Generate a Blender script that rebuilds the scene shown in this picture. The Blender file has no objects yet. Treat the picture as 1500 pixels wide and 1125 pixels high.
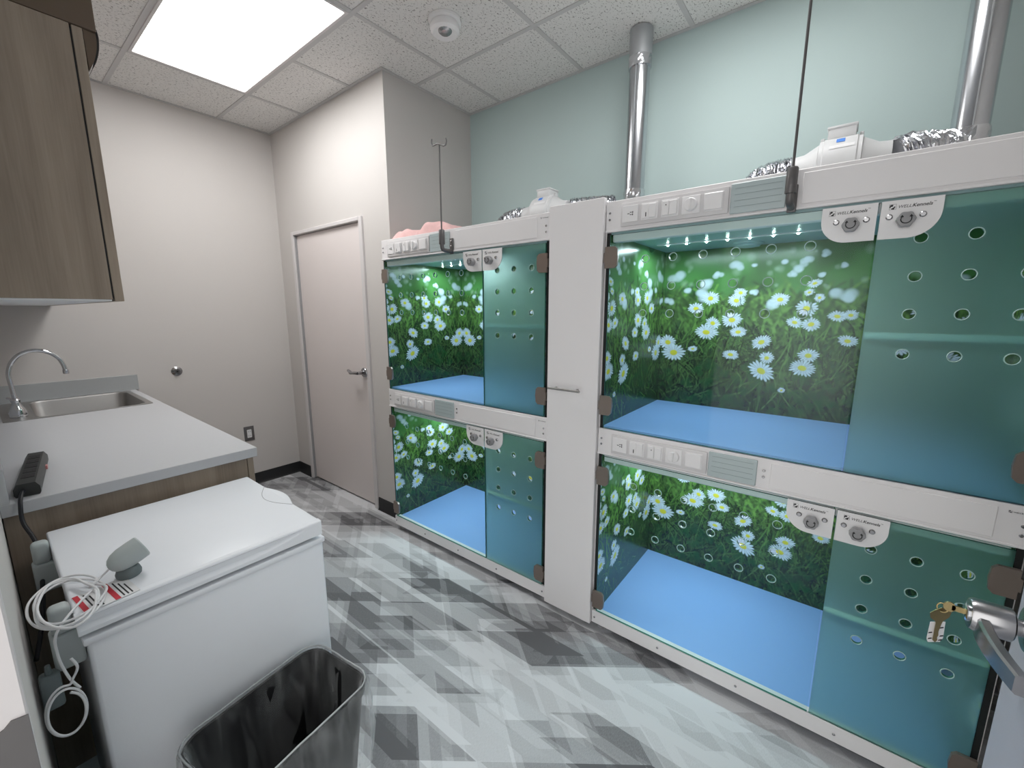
import bpy, bmesh, math, random
import numpy as np
from mathutils import Vector, Matrix
random.seed(7); rng = np.random.default_rng(11)
SC = bpy.context.scene
COL = SC.collection

# ------------------------------------------------------------------ camera, world, exposure
CAM_H = 1.435
YAW, PITCH = math.radians(51.928), math.radians(-9.9246)
cd = bpy.data.cameras.new('camera'); cam = bpy.data.objects.new('camera', cd); COL.objects.link(cam)
cd.sensor_fit = 'HORIZONTAL'; cd.sensor_width = 36.0; cd.lens = 612.1 / 1500 * 36.0
cd.clip_start = 0.01; cd.clip_end = 60
fw = Vector((math.sin(YAW)*math.cos(PITCH), math.cos(YAW)*math.cos(PITCH), math.sin(PITCH)))
rt = Vector((math.cos(YAW), -math.sin(YAW), 0)); up = rt.cross(fw)
cam.matrix_world = Matrix(((rt.x, up.x, -fw.x, 0.0), (rt.y, up.y, -fw.y, 0.0), (rt.z, up.z, -fw.z, CAM_H), (0, 0, 0, 1)))
SC.camera = cam
w = bpy.data.worlds.new('world'); SC.world = w; w.use_nodes = True
w.node_tree.nodes['Background'].inputs['Color'].default_value = (1.0, 0.985, 0.96, 1)
w.node_tree.nodes['Background'].inputs['Strength'].default_value = 1.6
vs = SC.view_settings
vs.view_transform = 'Standard'; vs.look = 'None'; vs.gamma = 1.0; vs.use_curve_mapping = False
vs.exposure = 0.40
PANEL_STRENGTH = 9.4      # ceiling light diffusers
LED_WATT = 3.2            # strip in each kennel

# ------------------------------------------------------------------ room measures (metres)
Z_C = 2.813                       # ceiling
X_L = -0.025                      # left wall face
X_DOOR = 1.66                     # wall with the closet door
X_T = 2.396                       # teal wall
Y_FAR = 3.746; Y_RET = 2.257; Y_NEAR = -0.62
X_K = 1.559                       # kennel fronts
JAMB_Y = 0.70

# ------------------------------------------------------------------ node helpers
def srgb(r, g, b):
    f = lambda c: (c/255/12.92) if c/255 <= 0.04045 else ((c/255+0.055)/1.055)**2.4
    return (f(r), f(g), f(b), 1.0)
def new_mat(name):
    m = bpy.data.materials.new(name); m.use_nodes = True
    nt = m.node_tree; nt.nodes.clear()
    out = nt.nodes.new('ShaderNodeOutputMaterial')
    return m, nt, out
def node(nt, typ, props=None, **ins):
    n = nt.nodes.new(typ)
    for k, v in (props or {}).items(): setattr(n, k, v)
    for k, v in ins.items():
        s = n.inputs[int(k[1:])] if (k[0] == 'i' and k[1:].isdigit()) else n.inputs[k.replace('_', ' ')]
        if hasattr(v, 'is_linked') and hasattr(v, 'node'): nt.links.new(v, s)
        else: s.default_value = v
    return n
def M2(nt, op, a, b=0.0):
    return node(nt, 'ShaderNodeMath', {'operation': op}, i0=a, i1=b).outputs[0]
def simple(name, col, rough=0.5, metal=0.0, var=0.06, scale=30.0, bump=0.0, bscale=200.0, stretch=None, spec=0.5):
    m, nt, out = new_mat(name)
    tc = node(nt, 'ShaderNodeTexCoord').outputs['Object']
    if stretch: tc = node(nt, 'ShaderNodeMapping', None, Vector=tc, Scale=stretch).outputs[0]
    nz = node(nt, 'ShaderNodeTexNoise', None, Vector=tc, Scale=scale, Detail=3.0).outputs['Fac']
    k = M2(nt, 'ADD', M2(nt, 'MULTIPLY', M2(nt, 'SUBTRACT', nz, 0.5), 2*var), 1.0)
    c = node(nt, 'ShaderNodeVectorMath', {'operation': 'SCALE'}, i0=col[:3], Scale=k).outputs[0]
    p = node(nt, 'ShaderNodeBsdfPrincipled', None, Base_Color=c, Roughness=rough, Metallic=metal)
    p.inputs['Specular IOR Level'].default_value = spec
    if bump:
        bn = node(nt, 'ShaderNodeTexNoise', None, Vector=tc, Scale=bscale, Detail=2.0).outputs['Fac']
        b = node(nt, 'ShaderNodeBump', None, Strength=bump, Distance=0.002, Height=bn)
        nt.links.new(b.outputs[0], p.inputs['Normal'])
    nt.links.new(p.outputs[0], out.inputs[0]); return m
def emit(name, col, s):
    m, nt, out = new_mat(name)
    e = node(nt, 'ShaderNodeEmission', None, Color=col, Strength=s); nt.links.new(e.outputs[0], out.inputs[0]); return m

MAT = {}
MAT['greige'] = simple('wall_paint_greige', srgb(204, 200, 197), 0.75, var=0.015, scale=4, bump=0.12, bscale=320)
MAT['teal'] = simple('wall_paint_teal', srgb(186, 205, 204), 0.7, var=0.015, scale=4, bump=0.12, bscale=320)
MAT['doorpaint'] = simple('door_paint', srgb(222, 214, 212), 0.5, var=0.02, scale=5)
MAT['trim'] = simple('trim_paint', srgb(212, 208, 208), 0.42, var=0.01)
MAT['tee'] = simple('tee_metal', srgb(196, 195, 195), 0.5, var=0.01)
MAT['rubber'] = simple('cove_rubber', srgb(30, 31, 33), 0.45, var=0.05)
MAT['white'] = simple('kennel_white_coat', srgb(236, 234, 235), 0.38, var=0.012, scale=8)
MAT['plastic'] = simple('white_plastic', srgb(236, 235, 236), 0.32, var=0.008)
MAT['plastic2'] = simple('white_plastic_plate', srgb(216, 214, 215), 0.35, var=0.008)
MAT['freezer'] = simple('freezer_enamel', srgb(234, 237, 242), 0.32, var=0.01, bump=0.05, bscale=500)
MAT['grey'] = simple('grey_plastic', srgb(150, 150, 152), 0.4, var=0.03)
MAT['lightgrey'] = simple('light_grey_plastic', srgb(176, 184, 184), 0.45, var=0.02)
MAT['darkgrey'] = simple('dark_grey_plastic', srgb(104, 114, 116), 0.5, var=0.03)
MAT['fan'] = simple('fan_grey_plastic', srgb(206, 207, 208), 0.45, var=0.02)
MAT['black'] = simple('black_plastic', srgb(22, 22, 23), 0.4, var=0.1)
MAT['stripgrey'] = simple('power_strip_charcoal', srgb(46, 48, 47), 0.45, var=0.06)
MAT['dark'] = simple('dark_seal', srgb(12, 18, 18), 0.5, var=0.1)
MAT['blackprint'] = simple('black_print', srgb(30, 30, 34), 0.6, var=0.02)
MAT['bronze'] = simple('hinge_taupe_metal', srgb(140, 128, 120), 0.34, 0.55, var=0.05)
MAT['gunmetal'] = simple('pole_grey_metal', srgb(104, 102, 102), 0.42, 0.4, var=0.04)
MAT['steel'] = simple('brushed_steel', srgb(178, 176, 174), 0.42, 1.0, var=0.08, scale=60, stretch=(1, 25, 25))
MAT['satin'] = simple('satin_nickel', srgb(170, 170, 172), 0.24, 1.0, var=0.04)
MAT['chrome'] = simple('chrome', srgb(205, 207, 210), 0.09, 1.0, var=0.01)
MAT['brass'] = simple('key_brass', srgb(168, 150, 108), 0.32, 1.0, var=0.08)
MAT['galv'] = simple('duct_galvanised', srgb(196, 198, 202), 0.22, 1.0, var=0.05, scale=20, stretch=(1, 1, 0.2))
MAT['collar'] = simple('duct_collar', srgb(172, 175, 178), 0.5, 0.5, var=0.05)
MAT['foil'] = simple('foil_tape', srgb(215, 216, 220), 0.2, 1.0, var=0.15, scale=60, bump=0.9, bscale=70)
MAT['laminate'] = simple('worktop_laminate', srgb(190, 191, 194), 0.45, var=0.02, scale=80)
MAT['splash'] = simple('worktop_splash', srgb(168, 171, 172), 0.5, var=0.02, scale=80)
MAT['cable'] = simple('white_cable', srgb(226, 226, 228), 0.4, var=0.01)
MAT['blackcord'] = simple('black_cord', srgb(25, 26, 32), 0.45, var=0.05)
MAT['red'] = simple('red_print', srgb(190, 40, 55), 0.5, var=0.03)
MAT['redlamp'] = simple('red_rocker', srgb(196, 130, 130), 0.3, var=0.03)
MAT['paper'] = simple('paper', srgb(225, 225, 226), 0.7, var=0.02)
MAT['card'] = simple('card_holder', srgb(178, 192, 194), 0.25, var=0.02)
MAT['cardline'] = simple('card_rule', srgb(130, 146, 148), 0.5, var=0.02)
MAT['blue'] = simple('blue_sticker', srgb(70, 130, 215), 0.5, var=0.03)
MAT['towel'] = simple('pink_towel', srgb(226, 186, 184), 0.95, var=0.1, scale=40, bump=1.0, bscale=300)
MAT['boxbrown'] = simple('brown_board', srgb(104, 88, 74), 0.8, var=0.05, scale=10)
MAT['mat_blue'] = simple('kennel_floor_blue', srgb(150, 186, 246), 0.3, var=0.04, scale=3)
MAT['kceil'] = simple('kennel_ceiling_panel', srgb(150, 180, 182), 0.35, var=0.02)
MAT['shelf0'] = simple('kennel_shelf', srgb(240, 246, 246), 0.35, var=0.02)
MAT['binblack'] = simple('bin_black', srgb(21, 21, 23), 0.5, var=0.06)
MAT['doorgrey'] = simple('entry_door_laminate', srgb(168, 170, 178), 0.5, var=0.03)
def acrylic(name, share):
    m, nt, out = new_mat(name)
    d = node(nt, 'ShaderNodeBsdfDiffuse', None, Color=(0.85, 0.93, 0.93, 1)); t = node(nt, 'ShaderNodeBsdfTranslucent', None, Color=(0.9, 0.97, 0.97, 1))
    mx = node(nt, 'ShaderNodeMixShader', None, i0=share, i1=d.outputs[0], i2=t.outputs[0])
    nt.links.new(mx.outputs[0], out.inputs[0]); return m
MAT['shelf'] = acrylic('opal_acrylic_shelf', 0.5); MAT['lip'] = acrylic('opal_acrylic_lip', 0.9)
MAT['panel'] = emit('ceiling_light_diffuser', (1.0, 0.995, 0.985, 1), PANEL_STRENGTH)
MAT['led'] = emit('led_chip', (0.8, 1.0, 0.95, 1), 60.0)

def wood():
    m, nt, out = new_mat('grey_oak_veneer')
    tc = node(nt, 'ShaderNodeTexCoord').outputs['Object']
    mp = node(nt, 'ShaderNodeMapping', None, Vector=tc, Scale=(9, 9, 0.9)).outputs[0]
    n1 = node(nt, 'ShaderNodeTexNoise', None, Vector=mp, Scale=1.6, Detail=4.0, Distortion=0.6).outputs['Fac']
    mp2 = node(nt, 'ShaderNodeMapping', None, Vector=tc, Scale=(120, 120, 3.0)).outputs[0]
    n2 = node(nt, 'ShaderNodeTexNoise', None, Vector=mp2, Scale=2.0, Detail=3.0).outputs['Fac']
    f = M2(nt, 'ADD', M2(nt, 'MULTIPLY', n1, 0.75), M2(nt, 'MULTIPLY', n2, 0.25))
    r = node(nt, 'ShaderNodeValToRGB', None, Fac=f)
    r.color_ramp.elements[0].position = 0.3; r.color_ramp.elements[0].color = srgb(134, 119, 105)
    r.color_ramp.elements[1].position = 0.72; r.color_ramp.elements[1].color = srgb(174, 158, 141)
    p = node(nt, 'ShaderNodeBsdfPrincipled', None, Base_Color=r.outputs[0], Roughness=0.5)
    nt.links.new(p.outputs[0], out.inputs[0]); return m
MAT['wood'] = wood()

def tile_mat():
    m, nt, out = new_mat('fissured_ceiling_tile')
    tc = node(nt, 'ShaderNodeTexCoord').outputs['Object']
    mp = node(nt, 'ShaderNodeMapping', None, Vector=tc, Scale=(1.0, 1.5, 1.0)).outputs[0]
    n1 = node(nt, 'ShaderNodeTexNoise', None, Vector=mp, Scale=95.0, Detail=2.0, Distortion=0.8).outputs['Fac']
    r = node(nt, 'ShaderNodeValToRGB', None, Fac=n1)
    r.color_ramp.elements[0].position = 0.33; r.color_ramp.elements[0].color = srgb(140, 138, 136)
    r.color_ramp.elements[1].position = 0.41; r.color_ramp.elements[1].color = srgb(226, 225, 223)
    p = node(nt, 'ShaderNodeBsdfPrincipled', None, Base_Color=r.outputs[0], Roughness=0.9)
    b = node(nt, 'ShaderNodeBump', None, Strength=0.5, Distance=0.003, Height=r.outputs[0])
    nt.links.new(b.outputs[0], p.inputs['Normal'])
    nt.links.new(p.outputs[0], out.inputs[0]); return m
MAT['tile'] = tile_mat()

def carpet_mat():
    m, nt, out = new_mat('geometric_print_carpet')
    tc = node(nt, 'ShaderNodeTexCoord').outputs['Object']
    sp = node(nt, 'ShaderNodeSeparateXYZ', None, Vector=tc)
    x, y = sp.outputs[0], sp.outputs[1]
    v1 = M2(nt, 'ADD', y, M2(nt, 'MULTIPLY', x, 1.33)); v2 = M2(nt, 'SUBTRACT', y, M2(nt, 'MULTIPLY', x, 1.33))
    def layer(a, wa, b, wb, seed, share, weight):
        row = M2(nt, 'FLOOR', M2(nt, 'DIVIDE', a, wa))
        cr = node(nt, 'ShaderNodeCombineXYZ', None, X=row, Y=seed, Z=3.7).outputs[0]
        off = node(nt, 'ShaderNodeTexWhiteNoise', {'noise_dimensions': '3D'}, Vector=cr).outputs['Value']
        c = M2(nt, 'FLOOR', M2(nt, 'ADD', M2(nt, 'DIVIDE', b, wb), M2(nt, 'MULTIPLY', off, 5.0)))
        cc = node(nt, 'ShaderNodeCombineXYZ', None, X=row, Y=c, Z=seed + 11.3).outputs[0]
        v = node(nt, 'ShaderNodeTexWhiteNoise', {'noise_dimensions': '3D'}, Vector=cc).outputs['Value']
        k = M2(nt, 'MAXIMUM', M2(nt, 'DIVIDE', M2(nt, 'SUBTRACT', v, 1.0 - share), share), 0.0)
        return M2(nt, 'MULTIPLY', M2(nt, 'POWER', k, 0.5), weight)
    L = [layer(v1, 0.31, x, 0.165, 1.0, 0.36, -0.46), layer(x, 0.10, v1, 0.47, 2.0, 0.38, -0.32), layer(v2, 0.25, v1, 0.41, 3.0, 0.38, -0.24),
         layer(x, 0.042, v1, 0.31, 4.0, 0.28, 0.17), layer(v1, 0.10, y, 0.30, 5.0, 0.28, -0.14), layer(x, 0.060, v2, 0.22, 7.0, 0.22, -0.18), layer(v2, 0.06, x, 0.17, 9.0, 0.22, 0.13)]
    s = L[0]
    for q in L[1:]: s = M2(nt, 'ADD', s, q)
    s = M2(nt, 'ADD', s, 0.82)
    mp = node(nt, 'ShaderNodeMapping', None, Vector=tc, Scale=(1, 4, 1)).outputs[0]
    tx = node(nt, 'ShaderNodeTexNoise', None, Vector=mp, Scale=110.0, Detail=3.0).outputs['Fac']
    s = M2(nt, 'ADD', s, M2(nt, 'MULTIPLY', M2(nt, 'SUBTRACT', tx, 0.5), 0.30))
    r = node(nt, 'ShaderNodeValToRGB', None, Fac=s)
    r.color_ramp.elements[0].position = 0.1; r.color_ramp.elements[0].color = srgb(92, 92, 95)
    r.color_ramp.elements[1].position = 0.9; r.color_ramp.elements[1].color = srgb(208, 210, 213)
    p = node(nt, 'ShaderNodeBsdfPrincipled', None, Base_Color=r.outputs[0], Roughness=0.72)
    b = node(nt, 'ShaderNodeBump', None, Strength=0.25, Distance=0.001, Height=tx)
    nt.links.new(b.outputs[0], p.inputs['Normal'])
    nt.links.new(p.outputs[0], out.inputs[0]); return m
MAT['carpet'] = carpet_mat()

def glass_mat(name, tint, base=0.008):
    m, nt, out = new_mat(name)
    lw = node(nt, 'ShaderNodeLayerWeight', None, Blend=0.5).outputs['Facing']
    f = M2(nt, 'ADD', M2(nt, 'MULTIPLY', M2(nt, 'POWER', lw, 5.0), 0.55), base)
    t = node(nt, 'ShaderNodeBsdfTransparent', None, Color=tint)
    g = node(nt, 'ShaderNodeBsdfGlossy', None, Color=(1, 1, 1, 1), Roughness=0.01)
    mx = node(nt, 'ShaderNodeMixShader', None, i0=f, i1=t.outputs[0], i2=g.outputs[0])
    nt.links.new(mx.outputs[0], out.inputs[0]); return m
MAT['glass'] = glass_mat('clear_glass', (0.90, 0.965, 0.955, 1))
def frosted():
    m, nt, out = new_mat('frosted_glass')
    tc = node(nt, 'ShaderNodeTexCoord').outputs['Object']
    nz = node(nt, 'ShaderNodeTexNoise', None, Vector=tc, Scale=220.0, Detail=2.0).outputs['Fac']
    r = node(nt, 'ShaderNodeBsdfRefraction', None, Color=(0.84, 0.98, 0.94, 1), Roughness=0.6, IOR=1.3)
    d = node(nt, 'ShaderNodeBsdfDiffuse', None, Color=(0.07, 0.17, 0.16, 1))
    g = node(nt, 'ShaderNodeBsdfGlossy', None, Color=(1, 1, 1, 1), Roughness=M2(nt, 'ADD', 0.3, M2(nt, 'MULTIPLY', nz, 0.1)))
    tl = node(nt, 'ShaderNodeBsdfTranslucent', None, Color=(0.56, 0.86, 0.80, 1))
    a0 = node(nt, 'ShaderNodeMixShader', None, i0=0.22, i1=r.outputs[0], i2=tl.outputs[0])
    a = node(nt, 'ShaderNodeMixShader', None, i0=0.12, i1=a0.outputs[0], i2=d.outputs[0])
    b = node(nt, 'ShaderNodeMixShader', None, i0=0.03, i1=a.outputs[0], i2=g.outputs[0])
    nt.links.new(b.outputs[0], out.inputs[0]); return m
MAT['frost'] = frosted()
MAT['glassedge'] = simple('green_glass_edge', srgb(60, 118, 104), 0.2, var=0.02)
MAT['ring'] = simple('polished_hole_edge', srgb(176, 206, 202), 0.25, var=0.02)
def bag_mat():
    m, nt, out = new_mat('clear_bin_bag')
    tc = node(nt, 'ShaderNodeTexCoord').outputs['Object']
    mp = node(nt, 'ShaderNodeMapping', None, Vector=tc, Scale=(1.0, 1.0, 0.22), Rotation=(0.25, 0.2, 0)).outputs[0]
    nz = node(nt, 'ShaderNodeTexNoise', None, Vector=mp, Scale=30.0, Detail=2.0, Distortion=0.8).outputs['Fac']
    lw = node(nt, 'ShaderNodeLayerWeight', None, Blend=0.5).outputs['Facing']
    f = M2(nt, 'ADD', M2(nt, 'MULTIPLY', M2(nt, 'POWER', lw, 3.0), 0.75), M2(nt, 'MULTIPLY', M2(nt, 'POWER', nz, 3.0), 0.55))
    p = node(nt, 'ShaderNodeBsdfPrincipled', None, Base_Color=(0.75, 0.77, 0.78, 1), Roughness=0.3)
    b = node(nt, 'ShaderNodeBump', None, Strength=0.5, Distance=0.006, Height=nz)
    nt.links.new(b.outputs[0], p.inputs['Normal'])
    t = node(nt, 'ShaderNodeBsdfTransparent', None, Color=(0.95, 0.95, 0.95, 1))
    mx = node(nt, 'ShaderNodeMixShader', None, i0=f, i1=t.outputs[0], i2=p.outputs[0])
    nt.links.new(mx.outputs[0], out.inputs[0]); return m
MAT['bag'] = bag_mat()
MAT['bagedge'] = simple('gathered_clear_plastic', srgb(168, 172, 174), 0.25, var=0.2, scale=60)
def print_mat():
    m, nt, out = new_mat('daisy_meadow_print')
    a = node(nt, 'ShaderNodeAttribute', {'attribute_name': 'print'})
    p = node(nt, 'ShaderNodeBsdfPrincipled', None, Base_Color=a.outputs['Color'], Roughness=0.22)
    nt.links.new(p.outputs[0], out.inputs[0]); return m
MAT['mural'] = print_mat()

# ------------------------------------------------------------------ mesh helpers
def bx(bm, lo, hi, bev=0.0, seg=2):
    lo, hi = Vector(lo), Vector(hi); c = (lo+hi)/2; s = hi-lo
    mt = Matrix.Translation(c) @ Matrix.Diagonal((s.x, s.y, s.z, 1))
    r = bmesh.ops.create_cube(bm, size=1.0, matrix=mt)
    if bev > 0:
        es = {e for v in r['verts'] for e in v.link_edges}
        bmesh.ops.bevel(bm, geom=list(es), offset=min(bev, min(s)*0.45), segments=seg, affect='EDGES', profile=0.5)
    return bm
def BX(lo, hi, bev=0.0, seg=2): return bx(bmesh.new(), lo, hi, bev, seg)
def frame_of(d):
    d = d.normalized(); a = Vector((0, 0, 1)) if abs(d.z) < 0.9 else Vector((1, 0, 0))
    u = d.cross(a).normalized(); return u, d.cross(u).normalized()
def tube(bm, pts, r, n=8, closed=False, caps=True):
    P = [Vector(p) for p in pts]; m = len(P); rs = r if isinstance(r, (list, tuple)) else [r]*m
    rings = []; u = None
    for i in range(m):
        a = P[i-1] if (i > 0 or closed) else P[i]; b = P[(i+1) % m] if (i < m-1 or closed) else P[i]
        t = (b-a)
        if t.length < 1e-9: t = Vector((0, 0, 1))
        t.normalize()
        if u is None: u, _ = frame_of(t)
        else:
            u = u - t*u.dot(t)
            u = u.normalized() if u.length > 1e-6 else frame_of(t)[0]
        v = t.cross(u)
        rings.append([bm.verts.new(P[i] + (u*math.cos(2*math.pi*k/n) + v*math.sin(2*math.pi*k/n))*rs[i]) for k in range(n)])
    for i in range(m if closed else m-1):
        A, B = rings[i], rings[(i+1) % m]
        for k in range(n): bm.faces.new((A[k], A[(k+1) % n], B[(k+1) % n], B[k]))
    if caps and not closed:
        bm.faces.new(list(reversed(rings[0]))); bm.faces.new(rings[-1])
    return bm
def TUBE(pts, r, n=8, closed=False, caps=True): return tube(bmesh.new(), pts, r, n, closed, caps)
def lathe(bm, prof, o, axis, n=24):
    """prof: (distance along axis, radius); closed with caps where radius > 0"""
    o, d = Vector(o), Vector(axis).normalized(); u, v = frame_of(d); rings = []
    for h, r in prof:
        rings.append([bm.verts.new(o + d*h + (u*math.cos(2*math.pi*k/n) + v*math.sin(2*math.pi*k/n))*max(r, 1e-5)) for k in range(n)])
    for A, B in zip(rings, rings[1:]):
        for k in range(n): bm.faces.new((A[k], A[(k+1) % n], B[(k+1) % n], B[k]))
    bm.faces.new(list(reversed(rings[0]))); bm.faces.new(rings[-1]); return bm
def LATHE(prof, o, axis, n=24): return lathe(bmesh.new(), prof, o, axis, n)
def prism(bm, poly, fn0, fn1):
    """poly: 2-D points; fn0 / fn1 turn a point into the two end faces"""
    A = [bm.verts.new(fn0(p)) for p in poly]; B = [bm.verts.new(fn1(p)) for p in poly]; n = len(poly)
    bm.faces.new(A); bm.faces.new(list(reversed(B)))
    for i in range(n): bm.faces.new((A[i], B[i], B[(i+1) % n], A[(i+1) % n]))
    return bm
def loft(bm, secs, cap0=False, cap1=False):
    R = [[bm.verts.new(p) for p in s] for s in secs]; n = len(R[0])
    for A, B in zip(R, R[1:]):
        for k in range(n): bm.faces.new((A[k], A[(k+1) % n], B[(k+1) % n], B[k]))
    if cap0: bm.faces.new(list(reversed(R[0])))
    if cap1: bm.faces.new(R[-1])
    return bm
def rrect(cx, cy, wx, wy, r, z, rot=0.0, k=6, off=None):
    pts = []
    for q, (sx, sy) in enumerate(((1, 1), (-1, 1), (-1, -1), (1, -1))):
        for i in range(k+1):
            a = math.pi/2*q + math.pi/2*i/k
            pts.append(((wx/2-r)*sx + r*math.cos(a), (wy/2-r)*sy + r*math.sin(a)))
    out = []
    n = len(pts)
    for i in range(n):                     # a few points more on the straight runs
        a, b = pts[i], pts[(i+1) % n]; out.append(a)
        L = math.hypot(b[0]-a[0], b[1]-a[1])
        if L > r*0.8:
            m = 8
            for j in range(1, m): out.append((a[0]+(b[0]-a[0])*j/m, a[1]+(b[1]-a[1])*j/m))
    c, s = math.cos(rot), math.sin(rot); res = []
    for i, (x, y) in enumerate(out):
        l = math.hypot(x, y); o = off(i, len(out)) if off else 0.0
        x += x/l*o; y += y/l*o
        res.append(Vector((cx + x*c - y*s, cy + x*s + y*c, z)))
    return res
def spline(P, n=10, closed=False):
    P = [Vector(p) for p in P]; m = len(P); out = []
    rngi = range(m if closed else m-1)
    for i in rngi:
        p0 = P[i-1] if (closed or i > 0) else P[i]; p1 = P[i]; p2 = P[(i+1) % m]
        p3 = P[(i+2) % m] if (closed or i+2 < m) else p2
        for j in range(n):
            t = j/n
            out.append(0.5*((2*p1) + (p2-p0)*t + (2*p0-5*p1+4*p2-p3)*t*t + (3*p1-p0-3*p2+p3)*t**3))
    if not closed: out.append(P[-1])
    return out
def finish(bm, name, smooth=True):
    me = bpy.data.meshes.new(name); bmesh.ops.recalc_face_normals(bm, faces=bm.faces[:]); bm.to_mesh(me); bm.free()
    if smooth:
        me.polygons.foreach_set('use_smooth', [True]*len(me.polygons))
        me.set_sharp_from_angle(angle=math.radians(32))
    return me
def obj(name, data, mat=None, parent=None, loc=None):
    me = finish(data, name) if isinstance(data, bmesh.types.BMesh) else data
    o = bpy.data.objects.new(name, me); COL.objects.link(o)
    if mat is not None and me is not None:
        ms = mat if isinstance(mat, (list, tuple)) else [mat]
        if not me.materials:
            for k in ms: me.materials.append(MAT[k])
    if parent is not None: o.parent = parent
    if loc is not None: o.location = loc
    return o
def tag(o, label=None, cat=None, group=None, kind=None):
    if label: o['label'] = label
    if cat: o['category'] = cat
    if group: o['group'] = group
    if kind: o['kind'] = kind
    return o
def thing(name, label, cat, loc=(0, 0, 0), group=None):
    o = bpy.data.objects.new(name, None); COL.objects.link(o); o.location = loc; o.empty_display_size = 0.05
    return tag(o, label, cat, group)
def struct(name, bm, mat, label, cat): return tag(obj(name, bm, mat), label, cat, None, 'structure')
def sub(loc, p): return tuple(Vector(p) - Vector(loc))

# ================================================================== THE ROOM
TH = 0.12
struct('floor', BX((-1.4, Y_NEAR-0.1, -0.1), (X_T+TH, Y_FAR+TH, 0.0)), 'carpet', 'grey carpet printed with overlapping triangles and slanted strips', 'floor')
struct('wall_far', BX((X_L-TH, Y_FAR, 0), (X_DOOR+TH, Y_FAR+TH, Z_C)), 'greige', 'pale greige end wall behind the sink counter', 'wall')
# left wall with the entrance opening in which the camera stands
OP0, OP1, OPZ = -0.30, JAMB_Y, 2.10
bm = bmesh.new()
bx(bm, (X_L-TH, OP1+0.02, 0), (X_L, Y_FAR, Z_C)); bx(bm, (X_L-TH, Y_NEAR, 0), (X_L, OP0-0.02, Z_C)); bx(bm, (X_L-TH, OP0-0.02, OPZ), (X_L, OP1+0.02, Z_C))
struct('wall_left', bm, 'greige', 'pale wall with the entrance opening left of the chest freezer', 'wall')
bm = bmesh.new()
DY0, DY1, DZ = 2.575, 3.485, 2.02
bx(bm, (X_DOOR, Y_RET, 0), (X_DOOR+TH, DY0-0.02, Z_C)); bx(bm, (X_DOOR, DY1+0.02, 0), (X_DOOR+TH, Y_FAR, Z_C)); bx(bm, (X_DOOR, DY0-0.02, DZ+0.015), (X_DOOR+TH, DY1+0.02, Z_C))
struct('wall_door', bm, 'greige', 'pale greige wall that holds the closed closet door', 'wall')
struct('wall_return', BX((X_DOOR+TH, Y_RET, 0), (X_T, Y_RET+TH, Z_C)), 'greige', 'short greige return wall between closet wall and teal wall', 'wall')
struct('wall_right', BX((X_T, Y_NEAR, 0), (X_T+TH, Y_RET, Z_C)), 'teal', 'pale teal wall behind and above the kennels', 'wall')
struct('wall_near', BX((X_L-TH, Y_NEAR-TH, 0), (X_T+TH, Y_NEAR, Z_C)), 'greige', 'pale greige wall at the near end of the room', 'wall')

def baseboard(name, a, b, n, label):
    a, b, n = Vector(a), Vector(b), Vector(n)
    prof = [(0.0, 0.0), (0.016, 0.0), (0.009, 0.006), (0.005, 0.018), (0.004, 0.092), (0.0, 0.094)]
    bm = prism(bmesh.new(), prof, lambda p: a + n*p[0] + Vector((0, 0, p[1])), lambda p: b + n*p[0] + Vector((0, 0, p[1])))
    return struct(name, bm, 'rubber', label, 'baseboard')
baseboard('baseboard_far', (0.62, Y_FAR, 0), (X_DOOR, Y_FAR, 0), (0, -1, 0), 'black rubber cove base along the end wall')
baseboard('baseboard_door_far', (X_DOOR, 3.52, 0), (X_DOOR, Y_FAR, 0), (-1, 0, 0), 'short black cove base between closet door and corner')
baseboard('baseboard_door_near', (X_DOOR, Y_RET-0.004, 0), (X_DOOR, 2.535, 0), (-1, 0, 0), 'short black cove base between closet door and kennels')

# ceiling: slab, tees and single tiles
ce = struct('ceiling', BX((X_L-TH, Y_NEAR-TH, Z_C+0.03), (X_T+TH, Y_FAR+TH, Z_C+0.09)), 'tile', 'suspended ceiling of fissured white tiles in a metal grid', 'ceiling')
XS = [X_L, 0.097, 0.697, 1.297, 1.897, X_T]
YS = [Y_FAR, 3.190, 2.580, 1.965, 1.350, 0.735, 0.120, -0.495, Y_NEAR]
LIGHTS = [(2, 1, 2), (3, 5, 5)]        # column, first and last row of a two-tile light
tmesh = {}
for i in range(5):
    for j in range(8):
        if any(i == c and a <= j <= b for c, a, b in LIGHTS): continue
        x0, x1, y1, y0 = XS[i], XS[i+1], YS[j], YS[j+1]
        if x0 >= 1.85 and y0 > 2.3: continue
        sx, sy = round(x1-x0-0.012, 3), round(y1-y0-0.012, 3)
        if (sx, sy) not in tmesh: tmesh[(sx, sy)] = finish(BX((-sx/2, -sy/2, 0), (sx/2, sy/2, 0.014), 0.002, 1), 'ceiling_tile')
        obj('ceiling_tile', tmesh[(sx, sy)], 'tile', ce, ((x0+x1)/2, (y0+y1)/2, Z_C+0.003))
for x in XS[1:-1]: obj('grid_tee', BX((x-0.012, Y_NEAR, Z_C-0.001), (x+0.012, Y_FAR if x < X_DOOR else Y_RET, Z_C+0.028), 0.001, 1), 'tee', ce)
for j, y in enumerate(YS[1:-1]):
    for i in range(5):
        if (i == 2 and j == 1) or False: continue          # tee omitted inside a light
        a, b = XS[i]+0.012, XS[i+1]-0.012
        if y > Y_RET: b = min(b, X_DOOR)
        if a >= b: continue
        obj('grid_tee', BX((a, y-0.012, Z_C-0.001), (b, y+0.012, Z_C+0.028), 0.001, 1), 'tee', ce)
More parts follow.
